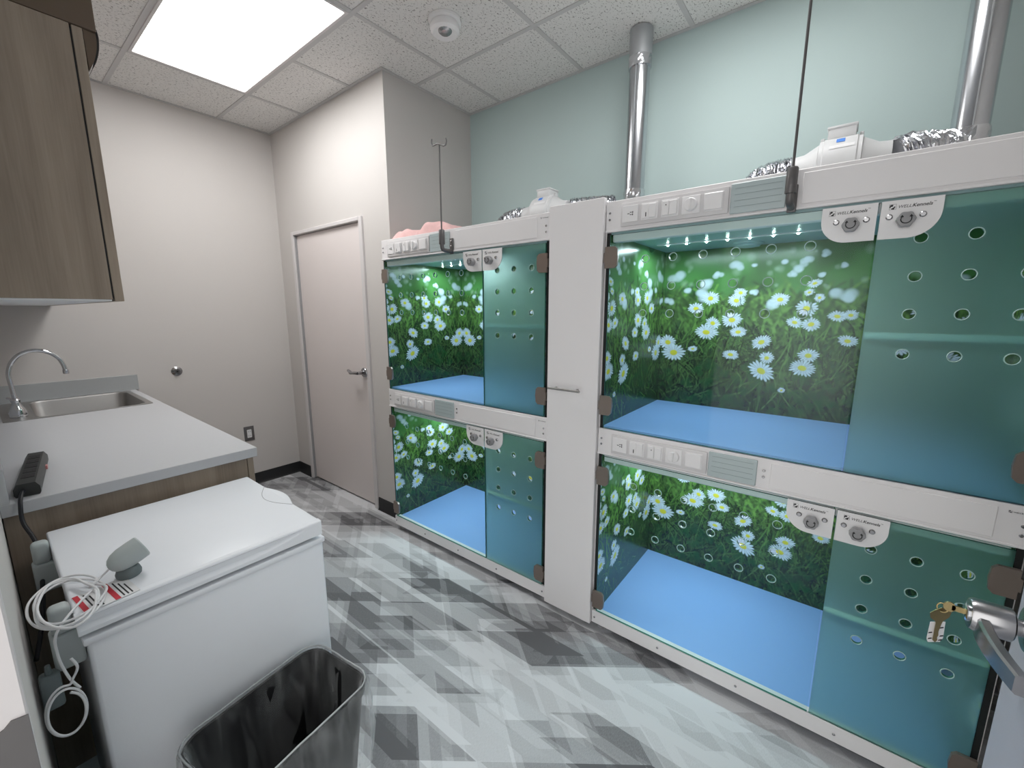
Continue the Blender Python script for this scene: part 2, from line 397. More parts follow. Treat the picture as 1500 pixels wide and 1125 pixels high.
for (a, b) in (((X_L, Y_FAR-0.02), (X_DOOR, Y_FAR)), ((X_DOOR-0.02, Y_RET-0.02), (X_DOOR, Y_FAR-0.02)), ((X_DOOR, Y_RET-0.02), (X_T, Y_RET)), ((X_T-0.02, Y_NEAR), (X_T, Y_RET-0.02))):
    obj('wall_angle', BX((a[0], a[1], Z_C-0.002), (b[0], b[1], Z_C+0.002)), 'tee', ce)

for (c, a, b), lab in zip(LIGHTS, ('bright rectangular ceiling light panel above the sink end', 'ceiling light panel above the entrance end')):
    x0, x1, y1, y0 = XS[c]+0.012, XS[c+1]-0.012, YS[a]-0.012, YS[b+1]+0.012
    t = thing('ceiling_light', lab, 'ceiling light', ((x0+x1)/2, (y0+y1)/2, Z_C))
    hx, hy, f = (x1-x0)/2, (y1-y0)/2, 0.016
    fr = bmesh.new()
    bx(fr, (-hx, -hy, -0.004), (-hx+f, hy, 0.028), 0.002, 1); bx(fr, (hx-f, -hy, -0.004), (hx, hy, 0.028), 0.002, 1)
    bx(fr, (-hx+f, -hy, -0.004), (hx-f, -hy+f, 0.028), 0.002, 1); bx(fr, (-hx+f, hy-f, -0.004), (hx-f, hy, 0.028), 0.002, 1)
    obj('frame', fr, 'trim', t)
    obj('diffuser', BX((-hx+f, -hy+f, 0.002), (hx-f, hy-f, 0.012)), 'panel', t)

t = thing('motion_detector', 'round white motion detector on a ceiling tile', 'detector', (1.60, 1.665, Z_C+0.003))
obj('base', LATHE([(0, 0.078), (0.006, 0.080), (0.014, 0.078), (0.018, 0.070)], (0, 0, 0), (0, 0, -1), 32), 'plastic', t)
obj('body', LATHE([(0.016, 0.064), (0.034, 0.072), (0.050, 0.070), (0.060, 0.058), (0.062, 0.02)], (0, 0, 0), (0, 0, -1), 32), 'plastic', t)
obj('lens', LATHE([(0.055, 0.033), (0.063, 0.033), (0.070, 0.026), (0.074, 0.012)], (-0.012, -0.012, 0), (-0.1, -0.12, -1), 24), 'satin', t)

# closet door
d1 = struct('door_1', BX((X_DOOR+0.012, DY0+0.004, 0.012), (X_DOOR+0.055, DY1-0.004, DZ-0.004), 0.002, 1), 'doorpaint', 'closed flush pale closet door with satin lever', 'door')
tr = bmesh.new()
for y0, y1 in ((2.537, DY0), (DY1, 3.520)):
    bx(tr, (X_DOOR-0.014, y0, 0), (X_DOOR+0.09, y1, 2.046), 0.003, 1)
bx(tr, (X_DOOR-0.014, DY0, DZ), (X_DOOR+0.09, DY1, 2.046), 0.003, 1)
obj('door_frame', tr, 'trim', d1)
obj('door_stop_seal', BX((X_DOOR-0.004, DY1-0.010, 0.005), (X_DOOR+0.012, DY1-0.004, DZ)), 'grey', d1)
obj('strike_gap', BX((X_DOOR-0.003, DY0-0.004, 0.95), (X_DOOR+0.012, DY0+0.003, 1.06)), 'dark', d1)
obj('door_back', BX((X_DOOR+0.06, DY0-0.02, 0), (X_DOOR+0.10, DY1+0.02, DZ+0.015)), 'dark', d1)
LY, LZ = 2.640, 1.003
h = obj('lever_handle', LATHE([(0, 0.034), (0.007, 0.034), (0.011, 0.031), (0.012, 0.016), (0.05, 0.012), (0.058, 0.011)], (X_DOOR+0.012, LY, LZ), (-1, 0, 0)), 'satin', d1)
lv = spline([(X_DOOR-0.046, LY, LZ), (X_DOOR-0.052, LY+0.03, LZ), (X_DOOR-0.052, LY+0.075, LZ-0.003), (X_DOOR-0.044, LY+0.105, LZ+0.004), (X_DOOR-0.036, LY+0.135, LZ+0.008)], 6)
obj('lever', TUBE(lv, [0.011]*8 + [0.010]*4 + [0.012]*6 + [0.011]*5 + [0.010]*(len(lv)-23), 10), 'satin', h)

# entrance: jamb with strike plate on the left, open door at the right edge
j = bmesh.new()
bx(j, (X_L-TH-0.01, JAMB_Y, 0), (X_L+0.003, JAMB_Y+0.03, OPZ), 0.002, 1)
bx(j, (X_L-0.085, JAMB_Y-0.012, 0), (X_L-0.045, JAMB_Y, OPZ), 0.001, 1)
jm = struct('trim_1', j, 'trim', 'white entrance door jamb at the left edge', 'door jamb')
sp = bmesh.new()
prism(sp, [(-0.040, 0.86), (0.003, 0.86), (0.003, 0.972), (-0.010, 0.974), (-0.016, 0.968), (-0.030, 0.962), (-0.040, 0.958)],
      lambda p: Vector((X_L+p[0], JAMB_Y-0.0025, p[1])), lambda p: Vector((X_L+p[0], JAMB_Y-0.0002, p[1])))
obj('strike_plate', sp, 'gunmetal', jm)
DYF = -0.252
d2 = struct('door_2', BX((0.02, DYF-0.044, 0.012), (0.905, DYF, 2.06), 0.002, 1), 'doorgrey', 'open grey entrance door seen edge on at the right', 'door')
HX, HZ = 0.832, 1.005
lev = obj('lever_handle', LATHE([(0, 0.033), (0.006, 0.033), (0.010, 0.030), (0.011, 0.0115), (0.022, 0.0115), (0.022, 0.020), (0.024, 0.0225), (0.060, 0.0225), (0.064, 0.0205), (0.065, 0.010)], (HX, DYF, HZ), (0, 1, 0), 32), 'satin', d2)
lp = [(HX-0.004, DYF+0.052, HZ-0.006), (HX-0.035, DYF+0.052, HZ-0.010), (HX-0.075, DYF+0.046, HZ-0.013), (HX-0.115, DYF+0.036, HZ-0.015)]
lb = bmesh.new(); S = []
for q, p in enumerate(spline(lp, 5)):
    wv = 0.017 - 0.004*q/15
    S.append([Vector((p.x, p.y + dy*0.007, p.z + dz*wv)) for dy, dz in ((-1, -0.8), (-1, 0.8), (-0.6, 1), (0.6, 1), (1, 0.8), (1, -0.8), (0.6, -1), (-0.6, -1))])
loft(lb, S, True, True)
obj('lever', lb, 'satin', lev)
obj('keyhole_plug', LATHE([(0, 0.012), (0.003, 0.012), (0.004, 0.010)], (HX, DYF+0.064, HZ), (0, 1, 0), 20), 'chrome', lev)
obj('latch_guard', BX((0.862, DYF, 1.06), (0.905, DYF+0.004, 1.24), 0.001, 1), 'gunmetal', d2)

# ================================================================== KENNELS
PW, PH, PD = 1.15, 0.762, 0.65       # inside width, height, depth
CRISP = [(0.163, 0.482, 0.046), (0.226, 0.53, 0.045), (0.339, 0.518, 0.042), (0.354, 0.553, 0.033), (0.327, 0.429, 0.052), (0.245, 0.412, 0.04), (0.218, 0.368, 0.06), (0.358, 0.373, 0.042), (0.037, 0.311, 0.051), (0.069, 0.26, 0.066), (0.161, 0.283, 0.027), (0.456, 0.33, 0.048), (0.334, 0.265, 0.043), (0.484, 0.259, 0.035), (0.468, 0.198, 0.065), (0.512, 0.52, 0.042), (0.612, 0.481, 0.047), (0.575, 0.421, 0.037), (0.634, 0.414, 0.042), (0.763, 0.453, 0.03), (0.72, 0.448, 0.04), (0.615, 0.548, 0.025), (0.652, 0.525, 0.023), (0.63, 0.585, 0.031), (0.638, 0.28, 0.045), (0.621, 0.224, 0.059), (0.764, 0.348, 0.039), (0.554, 0.117, 0.017),
         (0.86, 0.42, 0.045), (0.92, 0.33, 0.055), (0.98, 0.47, 0.045), (1.05, 0.29, 0.06), (1.10, 0.42, 0.045)]
BLUR = [(0.21, 0.604, 0.03), (0.253, 0.634, 0.021), (0.335, 0.675, 0.026), (0.066, 0.643, 0.032), (0.409, 0.552, 0.016), (0.513, 0.682, 0.013), (0.573, 0.65, 0.022), (0.547, 0.629, 0.015), (0.654, 0.618, 0.015), (0.72, 0.655, 0.012), (0.597, 0.686, 0.019), (0.652, 0.704, 0.017), (0.481, 0.491, 0.025), (0.399, 0.671, 0.011), (0.194, 0.547, 0.031), (0.713, 0.544, 0.029), (0.748, 0.521, 0.025), (0.03, 0.52, 0.02), (0.11, 0.57, 0.018), (0.86, 0.6, 0.025), (0.95, 0.63, 0.02), (1.05, 0.59, 0.03)]
def paint(step):
    nx, ny = int(round(PW/step))+1, int(round(PH/step))+1
    U, V = np.meshgrid(np.linspace(0, PW, nx), np.linspace(0, PH, ny))
    def smooth_noise(cx, cy):
        g = rng.random((cy+2, cx+2)); fx, fy = U/PW*cx, V/PH*cy
        ix, iy = np.minimum(fx.astype(int), cx), np.minimum(fy.astype(int), cy); tx, ty = fx-ix, fy-iy
        tx, ty = tx*tx*(3-2*tx), ty*ty*(3-2*ty)
        return g[iy, ix]*(1-tx)*(1-ty) + g[iy, ix+1]*tx*(1-ty) + g[iy+1, ix]*(1-tx)*ty + g[iy+1, ix+1]*tx*ty
    kv = [0, 0.12, 0.25, 0.38, 0.5, 0.62, 0.70, 0.77]
    img = np.stack([np.interp(V, kv, c) for c in ([.016, .020, .022, .026, .045, .070, .065, .045], [.020, .030, .044, .066, .120, .200, .185, .13], [.016, .020, .022, .026, .036, .050, .05, .04])], -1)
    n1 = smooth_noise(16, 10); n2 = smooth_noise(60, 40); n3 = smooth_noise(150, 60)
    low = np.clip((0.52-V)/0.3, 0, 1)
    img *= (0.55 + 0.9*n1)[..., None]
    img *= (1 + low*(n2-0.5)*1.1 + low*(n3-0.5)*0.8)[..., None]
    def splat(us, vs_, wd, col, alpha):
        iu = np.round(us/step).astype(int); iv = np.round(vs_/step).astype(int)
        for du in range(-wd, wd+1):
            for dv in range(-wd, wd+1):
                if du*du+dv*dv > wd*wd+0.5: continue
                a, b = iu+du, iv+dv; ok = (a >= 0) & (a < nx) & (b >= 0) & (b < ny)
                img[b[ok], a[ok]] = img[b[ok], a[ok]]*(1-alpha) + np.array(col)*alpha
    for k in range(4200):                                # grass blades, softer and wider towards the top
        v0 = rng.random()**1.1*0.55 - 0.05; u0 = rng.random()*PW
        ln = 0.04 + rng.random()*0.12; a = math.radians(90 + rng.normal()*34); cu = rng.normal()*0.5
        tt = np.linspace(0, 1, int(ln/step*1.3)+3)
        us = u0 + ln*tt*math.cos(a) + cu*ln*tt*tt*0.6; vv = v0 + ln*tt*math.sin(a) - abs(cu)*ln*tt*tt*0.3
        br = rng.random()**2; hi = min(1, max(0, (v0+0.05)/0.5))
        col = np.array([.008, .016, .009])*(1-br) + br*np.array([.085+.06*hi, .17+.12*hi, .055])
        if v0 > 0.36: splat(us, vv, 3, col*1.5, 0.10)
        else: splat(us, vv, 0 if rng.random() < 0.55 else 1, col, 0.7)
    for k in range(130):                                 # clover leaves near the ground
        u0, v0 = rng.random()*PW, rng.random()*0.25; r0 = 0.008+rng.random()*0.012; g = rng.random()
        for q in range(3):
            a = q*2.1+g*6; d = ((U-u0-r0*math.cos(a))**2 + (V-v0-r0*.8*math.sin(a))**2)
            m = (d < (r0*0.8)**2); img[m] = img[m]*0.55 + np.array([.022, .062+.05*g, .028])*0.45
    for (u, v, r) in BLUR:
        for q in range(4):
            du, dv = rng.normal()*r*0.45, rng.normal()*r*0.3; rr = r*(0.5+0.35*rng.random())
            d = np.sqrt((U-u-du)**2 + ((V-v-dv)/0.85)**2)/rr
            a = np.clip(1.25-d, 0, 0.6)/0.6*0.72
            img[:] = img*(1-a[..., None]) + np.array([.60, .68, .74])*a[..., None]
    for k in range(46):
        u, v, r = rng.random()*PW, 0.56+0.18*rng.random(), 0.006+0.014*rng.random()
        d = np.sqrt((U-u)**2+(V-v)**2)/r; a = np.clip(1.3-d, 0, 1)*0.3
        img[:] = img*(1-a[..., None]) + np.array([.5, .64, .5])*a[..., None]
    for (u, v, r) in CRISP:                              # daisies: stem, petals, yellow eye
        tt = np.linspace(0, 1, 60); splat(u + 0.03*rng.normal()*tt**2, v - 0.16*tt, 1, (.05, .12, .035), 0.5)
        i0, i1 = max(0, int((u-r*1.2)/step)), min(nx, int((u+r*1.2)/step)+2); j0, j1 = max(0, int((v-r*1.1)/step)), min(ny, int((v+r*1.1)/step)+2)
        if i1 <= i0 or j1 <= j0: continue
        sq = 0.62+0.3*rng.random(); tl = rng.normal()*0.25
        du, dv = U[j0:j1, i0:i1]-u, V[j0:j1, i0:i1]-v
        x, y = du*math.cos(tl)+dv*math.sin(tl), (-du*math.sin(tl)+dv*math.cos(tl))/sq
        rad = np.hypot(x, y)/r; th = np.arctan2(y, x); n = int(17+rng.integers(0, 6)); ph = rng.random()*6
        s = (th/(2*math.pi)*n+ph); kk = np.floor(s).astype(int) % n; fr_ = np.abs(s-np.floor(s)-0.5)*2
        ll = (0.80+0.2*rng.random(n))[kk]; wd = 1.08-0.22*np.clip(rad-0.5, 0, 1)
        edge = ll*(1-0.30*fr_**2)
        a = np.clip((edge-rad)/0.10, 0, 1)*np.clip((wd-fr_)/0.22, 0, 1)
        sh = (0.80+0.2*rng.random(n))[kk]*(1-0.14*fr_)
        pc = np.stack([.74*sh, .80*sh, .90*sh], -1)
        b = img[j0:j1, i0:i1]; b[:] = b*(1-a[..., None]) + pc*a[..., None]
        c = np.clip((0.30-np.hypot(x, y+0.03*r)/r)/0.05, 0, 1); yc = np.stack([.72+.1*y/r, .62+.15*y/r, .05+0*y], -1)
        b[:] = b*(1-c[..., None]) + yc*c[..., None]
    return np.clip(img, 0.002, 0.95), nx, ny
STEP = 0.0021
IMG, NX, NY = paint(STEP)
def print_mesh(name, ncols, place, stride=1):
    """a fine flat grid carrying the printed picture; place(u, v) gives local coordinates"""
    cols = np.arange(0, ncols, stride); rows = np.arange(0, NY, stride)
    n, m = len(cols), len(rows)
    u = cols*(PW/(NX-1)); v = rows*(PH/(NY-1)); UU, VV = np.meshgrid(u, v)
    co = np.stack(place(UU.ravel(), VV.ravel()), -1).astype(np.float32)
    idx = np.arange(n*m).reshape(m, n)
    q = np.stack([idx[:-1, :-1], idx[:-1, 1:], idx[1:, 1:], idx[1:, :-1]], -1).reshape(-1, 4).astype(np.int32)
    me = bpy.data.meshes.new(name); me.vertices.add(n*m); me.loops.add(q.size); me.polygons.add(len(q))
    me.vertices.foreach_set('co', co.ravel()); me.loops.foreach_set('vertex_index', q.ravel())
    me.polygons.foreach_set('loop_start', np.arange(0, q.size, 4, dtype=np.int32))
    at = me.color_attributes.new('print', 'FLOAT_COLOR', 'POINT')
    c = np.ones((n*m, 4), np.float32); c[:, :3] = IMG[np.ix_(rows, cols)].reshape(-1, 3); at.data.foreach_set('color', c.ravel())
    me.update(); me.validate(); return me

def plate_holes(t0, t1, z0, z1, ts, zs, r, d0, d1):
    """glass sheet with round drilled holes; slot 1 = outer edge"""
    bm = bmesh.new(); hw = 0.030
    T = sorted({t0, t1, *[round(q+s*hw, 5) for q in ts for s in (-1, 1)]}); Zs = sorted({z0, z1, *[round(q+s*hw, 5) for q in zs for s in (-1, 1)]})
    V = {}
    def vt(t, z, d):
        k = (round(t, 5), round(z, 5), d)
        if k not in V: V[k] = bm.verts.new((d, -t, z))
        return V[k]
    for i in range(len(T)-1):
        for j_ in range(len(Zs)-1):
            a, b, c, e = T[i], T[i+1], Zs[j_], Zs[j_+1]; tc, zc = (a+b)/2, (c+e)/2
            hole = any(abs(tc-q) < 1e-4 for q in ts) and any(abs(zc-q) < 1e-4 for q in zs)
            for d in (d0, d1):
                if not hole: bm.faces.new((vt(a, c, d), vt(b, c, d), vt(b, e, d), vt(a, e, d)))
                else:
                    ci = []; co = []
                    for k in range(16):
                        an = 2*math.pi*k/16; cx, sy = math.cos(an), math.sin(an); mm = max(abs(cx), abs(sy))
                        ci.append(vt(tc+r*cx, zc+r*sy, d)); co.append((cx/mm, sy/mm))
                    cs = [vt(b, e, d), vt(a, e, d), vt(a, c, d), vt(b, c, d)]
                    for q in range(4):          # fan from each corner, then the middle of each side
                        k0 = (2 + 4*q)
                        for k in range(k0-2, k0+2): bm.faces.new((ci[k % 16], ci[(k+1) % 16], cs[q]))
                        bm.faces.new((ci[(k0+2) % 16], cs[q], cs[(q+1) % 4]))
            if hole:
                for k in range(16):
                    p, q = 2*math.pi*k/16, 2*math.pi*(k+1)/16
                    f = bm.faces.new((vt(tc+r*math.cos(p), zc+r*math.sin(p), d0), vt(tc+r*math.cos(q), zc+r*math.sin(q), d0), vt(tc+r*math.cos(q), zc+r*math.sin(q), d1), vt(tc+r*math.cos(p), zc+r*math.sin(p), d1)))
                    f.material_index = 1
    for A, flip in ((T, 0), (Zs, 1)):
        for a, b in zip(A, A[1:]):
            for o in ((z0, z1) if not flip else (t0, t1)):
                p = [(a, o), (b, o)] if not flip else [(o, a), (o, b)]
                f = bm.faces.new((vt(*p[0], d0), vt(*p[1], d0), vt(*p[1], d1), vt(*p[0], d1))); f.material_index = 1
    me = finish(bm, 'door_glass', False); return me

# lettering as flat mesh print
def text_polys(s, size, shear=0.0, bold=0.0, x=0.0, y=0.0):
    cu = bpy.data.curves.new('lettering', 'FONT'); cu.body = s; cu.size = size; cu.shear = shear; cu.offset = bold; cu.resolution_u = 3
    o = bpy.data.objects.new('lettering', cu); COL.objects.link(o)
    bpy.context.view_layer.update()
    dg = bpy.context.evaluated_depsgraph_get(); me = bpy.data.meshes.new_from_object(o.evaluated_get(dg))
    vs_ = [(v.co.x+x, v.co.y+y) for v in me.vertices]; fs = [tuple(p.vertices) for p in me.polygons]
    wd = max(v[0] for v in vs_)
    bpy.data.objects.remove(o); bpy.data.curves.remove(cu); bpy.data.meshes.remove(me)
    return vs_, fs, wd
def logo_mesh(width):
    """square pet emblem and wordmark; origin at the left end, lies in the plane facing -d"""
    parts = []
    k = width
    a = text_polys('WELL', 0.17*k, 0.25, 0.0, 0.27*k, 0.02*k); parts.append(a)
    b = text_polys('Kennels', 0.19*k, 0.25, 0.0028*k, a[2]+0.012*k, 0.02*k); parts.append(b)
    parts.append(text_polys('TM', 0.06*k, 0.0, 0.0, b[2]+0.01*k, 0.13*k))
    def poly(pts): parts.append(([(p[0]*k, p[1]*k) for p in pts], [tuple(range(len(pts)))], 0))
    s = 0.22; o = -0.02; e = 0.008
    for q in (((0, o), (s, o), (s, o+e), (0, o+e)), ((0, o+s-e), (s, o+s-e), (s, o+s), (0, o+s)), ((0, o), (e, o), (e, o+s), (0, o+s)), ((s-e, o), (s, o), (s, o+s), (s-e, o+s))): poly(q)
    poly([(0.02, 0.05), (0.05, 0.06), (0.04, 0.11), (0.08, 0.10), (0.115, 0.12), (0.12, 0.17), (0.08, 0.185), (0.045, 0.175), (0.02, 0.15), (0.012, 0.10)])
    poly([(0.05, 0.0), (0.16, -0.01), (0.17, 0.03), (0.135, 0.055), (0.10, 0.05), (0.07, 0.03)])
    poly([(0.12, 0.07), (0.15, 0.085), (0.17, 0.115), (0.19, 0.09), (0.185, 0.045), (0.15, 0.04)])
    vsum, fsum = [], []
    for v, f, _ in parts:
        o_ = len(vsum); vsum += [(0.0, -p[0], p[1]) for p in v]; fsum += [tuple(i+o_ for i in q) for q in f]
    me = bpy.data.meshes.new('lettering'); me.from_pydata(vsum, [], fsum); me.update(); return me
LOGO = logo_mesh(0.063); LOGO_S = logo_mesh(0.030)

MURAL_BACK = print_mesh('mural_back', NX, lambda u, v: (np.full_like(u, PD), -0.02-u, v))
NS = int(PD/STEP)
MURAL_LEFT = print_mesh('mural_side', NS, lambda u, v: (PD-u, np.full_like(u, -0.0202), v))
MURAL_RIGHT = print_mesh('mural_side', NS, lambda u, v: (PD-u, np.full_like(u, -1.1698), v), 3)
SCREW = finish(LATHE([(0, 0.0045), (0.002, 0.0045), (0.003, 0.003)], (0, 0, 0), (-1, 0, 0), 8), 'screw')
PSCREW = finish(LATHE([(0, 0.0075), (0.003, 0.0075), (0.005, 0.005), (0.005, 0.002)], (0, 0, 0), (-1, 0, 0), 12), 'screw')
RING = finish(TUBE([(0, 0.0138*math.cos(2*math.pi*k/16), 0.0138*math.sin(2*math.pi*k/16)) for k in range(16)], 0.0013, 4, True), 'hole_edge')
kb = bmesh.new()
def knob_r(a): return 0.0188 + 0.0010*math.cos(6*a)
loft(kb, [[Vector((-h_, knob_r(2*math.pi*k/36)*s_*math.cos(2*math.pi*k/36), knob_r(2*math.pi*k/36)*s_*math.sin(2*math.pi*k/36))) for k in range(36)] for h_, s_ in ((0, 0.8), (0.006, 0.8), (0.008, 1.0), (0.026, 1.0), (0.028, 0.93), (0.0285, 0.5))], True, True)
KNOB = finish(kb, 'lock_knob')
ab = bmesh.new(); ap = [(0, 0.0105*math.cos(math.radians(a)), 0.0105*math.sin(math.radians(a))) for a in range(150, 391, 12)]
tube(ab, ap, 0.0011, 4)
for s in (-1, 1):
    y_ = s*0.0105*math.cos(math.radians(30))
    ab.faces.new([ab.verts.new(p) for p in ((-0.0012, y_-0.0040, 0.0045), (-0.0012, y_+0.0040, 0.0045), (-0.0012, y_-s*0.0005, 0.0105))])
ARROW = finish(ab, 'turn_arrow', False)
def hinge_mesh(sgn):
    bm = bmesh.new()
    prof = [(0.0, -0.040), (0.040, -0.040), (0.050, -0.030), (0.053, 0.0), (0.050, 0.030), (0.040, 0.040), (0.0, 0.040), (0.0, 0.018), (-0.005, 0.018), (-0.005, -0.018), (0.0, -0.018)]
    prism(bm, prof, lambda p: Vector((-0.012, -sgn*p[0], p[1])), lambda p: Vector((-0.0005, -sgn*p[0], p[1])))
    return finish(bm, 'hinge')
HINGE = {1: hinge_mesh(1), -1: hinge_mesh(-1)}
def lock_plate_mesh(t0, t1, z0, z1, side):
    r = 0.062; poly = []
    if side < 0:    # round corner at lower left
        poly = [(t1, z1), (t1, z0)] + [(t0+r-r*math.sin(a), z0+r-r*math.cos(a)) for a in [math.pi/2*k/10 for k in range(11)]] + [(t0, z1)]
    else:
        poly = [(t0, z1), (t0, z0)] + [(t1-r+r*math.sin(a), z0+r-r*math.cos(a)) for a in [math.pi/2*k/10 for k in range(11)]] + [(t1, z1)]
    return finish(prism(bmesh.new(), poly, lambda p: Vector((-0.004, -p[0], p[1])), lambda p: Vector((-0.0003, -p[0], p[1]))), 'lock_plate')

def make_unit():
    root = thing('kennel_bank', '', 'kennel')
    o = lambda name, bm, mat, par=root, loc=None: obj(name, bm, mat, par, loc)
    # carcass
    for a, b in ((0.0, 0.018), (1.172, 1.19)): o('side_panel', BX((0.012, -b, 0.03), (0.665, -a, 1.84), 0.001, 1), 'white')
    o('back_panel', BX((0.653, -1.172, 0.03), (0.668, -0.018, 1.84)), 'white')
    for a, b in ((0.004, 0.018), (1.172, 1.186)): o('door_seal', BX((0.006, -b, 0.10), (0.012, -a, 1.73)), 'dark')
    # beams, each with blank cover, screws and control set
    for nm, z0, z1 in (('top_beam', 1.732, 1.845), ('middle_beam', 0.842, 0.953)):
        bm = bmesh.new(); bx(bm, (0.0, -1.19, z0), (0.011, 0.0, z1), 0.002, 1); bx(bm, (0.011, -1.172, z0+0.004), (0.651, -0.018, z1-(0.004 if z0 > 1 else 0.013)))
        b = o(nm, bm, 'white'); zc = (z0+z1)/2
        bl = bmesh.new(); bx(bl, (-0.0035, -1.125, z0+0.014), (0.0, -0.625, z1-0.012), 0.0015, 1)
        o('blank_cover', bl, 'white', b)
        o('edge_trim', BX((-0.004, -1.19, z0), (0.0, 0.0, z0+0.007), 0.001, 1), 'white', b)
        sc_ = [(0.016, zc-0.011), (0.016, zc+0.013), (1.172, zc-0.022), (1.172, zc+0.003)]
        if z0 < 1: sc_ += [(0.606, zc-0.009), (0.606, zc+0.013)]
        for t_, z_ in sc_: o('screw', SCREW, 'satin', b, (-0.0005, -t_, z_))
        o('lettering', LOGO_S, 'blackprint', b, (-0.0012, -1.143, z1-0.022))
        # control plate with five modules
        cp = o('control_plate', BX((-0.008, -0.430, z0+0.014), (0.0, -0.062, z1-0.016), 0.004, 2), 'plastic2')
        for k, t_ in enumerate((0.100, 0.172, 0.244, 0.314, 0.385)):
            hw, hh = 0.030, 0.029
            o('module_frame', BX((-0.0105, -t_-hw, zc-hh), (-0.008, -t_+hw, zc+hh), 0.0012, 1), 'plastic', cp)
            if k == 0:
                for (dy, dz, sy, sz) in ((-0.006, 0, 0.008, 0.0012), (0.003, 0.004, 0.007, 0.0012), (0.003, -0.004, 0.007, 0.0012), (0.010, 0.004, 0.003, 0.003), (0.010, -0.004, 0.003, 0.003)):
                    o('socket_mark', BX((-0.0112, -t_-dy-sy/2, zc+dz-sz), (-0.0104, -t_-dy+sy/2, zc+dz+sz)), 'blackprint', cp)
            elif k in (1, 2):
                o('switch_rocker', BX((-0.017, -t_-0.026, zc-0.024), (-0.0105, -t_+0.001, zc+0.024), 0.002, 1), 'plastic', cp)
                o('switch_rocker', BX((-0.013 if k == 1 else -0.017, -t_+0.002, zc-0.024), (-0.0105, -t_+0.026, zc+0.024), 0.002, 1), 'plastic', cp)
                o('switch_mark', BX((-0.0178 if k == 2 else -0.0138, -t_+0.010, zc-0.018 if k == 1 else zc+0.008), (-0.0130, -t_+0.013, zc-0.004 if k == 1 else zc+0.012)), 'blackprint', cp)
            elif k == 3:
                dl = o('dial', LATHE([(0, 0.022), (0.010, 0.021), (0.013, 0.018), (0.014, 0.004)], (-0.0105, -t_, zc), (-1, 0, 0), 28), 'plastic', cp)
                # finger grip across the dial
                bpy.data.objects.remove(dl)
                gb = LATHE([(0, 0.022), (0.009, 0.021), (0.011, 0.019)], (-0.0105, -t_, zc), (-1, 0, 0), 28); bx(gb, (-0.027, -t_-0.004, zc-0.019), (-0.020, -t_+0.004, zc+0.019), 0.002, 1)
                o('dial', gb, 'plastic', cp)
            else:
                o('cover_flap', BX((-0.015, -t_-0.028, zc-0.026), (-0.0105, -t_+0.028, zc+0.027), 0.002, 1), 'plastic', cp)
        ch = o('card_holder', BX((-0.006, -0.586, z0+0.010), (0.0, -0.434, z1-0.011), 0.002, 1), 'card')
        for k in range(4):
            zz = z0+0.030+k*0.0185
            o('card_rule', BX((-0.0066, -0.575, zz), (-0.0059, -0.446, zz+0.0009)), 'cardline', ch)
    rl = o('bottom_rail', BX((0.0, -1.19, 0.036), (0.03, 0.0, 0.098), 0.002, 1), 'white')
    for t_ in (0.014, 0.30, 0.59, 0.88, 1.176): o('screw', SCREW, 'satin', rl, (-0.0005, -t_, 0.066))
    for t_ in (0.03, 1.16):
        for d_ in (0.04, 0.60): o('foot', LATHE([(0, 0.018), (0.012, 0.018), (0.014, 0.008), (0.034, 0.008)], (d_, -t_, 0.0), (0, 0, 1), 16), 'grey')
    mb, ml, mr = MURAL_BACK, MURAL_LEFT, MURAL_RIGHT
    for zf, ztop in ((0.965, 1.728), (0.090, 0.838)):
        for me in (mb, ml, mr):
            m = o('mural_panel', me, 'mural', root, (0, 0, zf))
            if ztop < 1: m.scale.z = 0.982
        o('floor_panel', BX((0.011, -1.171, zf-0.010), (0.652, -0.019, zf), 0.001, 1), 'mat_blue')
        cl = o('ceiling_panel', BX((0.011, -1.171, ztop-0.003), (0.651, -0.019, ztop+0.006)), 'kceil')
        o('led_strip', BX((0.372, -0.78, ztop-0.007), (0.388, -0.07, ztop-0.003)), 'plastic', cl)
        for k in range(7):
            o('led', LATHE([(0, 0.0045), (0.003, 0.0045), (0.005, 0.002)], (0.38, -0.115-0.08*k, ztop-0.007), (0, 0, -1), 10), 'led', cl)
        o('vent_disc', LATHE([(0, 0.062), (0.006, 0.062), (0.010, 0.050), (0.016, 0.048), (0.018, 0.03)], (0.555, -0.40, ztop-0.003), (0, 0, -1), 28), 'kceil', cl)
        o('light_rail', BX((0.014, -0.800, ztop-0.032), (0.045, -0.024, ztop-0.003), 0.003, 1), 'white', cl)
        o('light_rail', BX((0.014, -1.165, ztop-0.032), (0.045, -0.803, ztop-0.003), 0.003, 1), 'white', cl)
        lt = bpy.data.lights.new('led_light', 'AREA'); lt.shape = 'RECTANGLE'; lt.size = 0.02; lt.size_y = 0.56; lt.energy = LED_WATT; lt.color = (0.76, 0.92, 1.0)
        lo = bpy.data.objects.new('led_light', lt); COL.objects.link(lo); lo.parent = cl; lo.location = (0.38, -0.35, ztop-0.016)
        sh = o('inner_rail', BX((0.0088, -1.169, zf+0.391), (0.030, -0.812, zf+0.396), 0.001, 1), 'shelf')
        o('rail_lip', BX((0.0085, -1.169, zf+0.396), (0.0105, -0.812, zf+0.410)), 'lip', sh)
        # doors
        dz0, dz1 = (zf-0.008 if zf > 0.5 else zf+0.010), ztop-0.006
        hz = [ztop-0.104-0.099*k for k in range(3)]
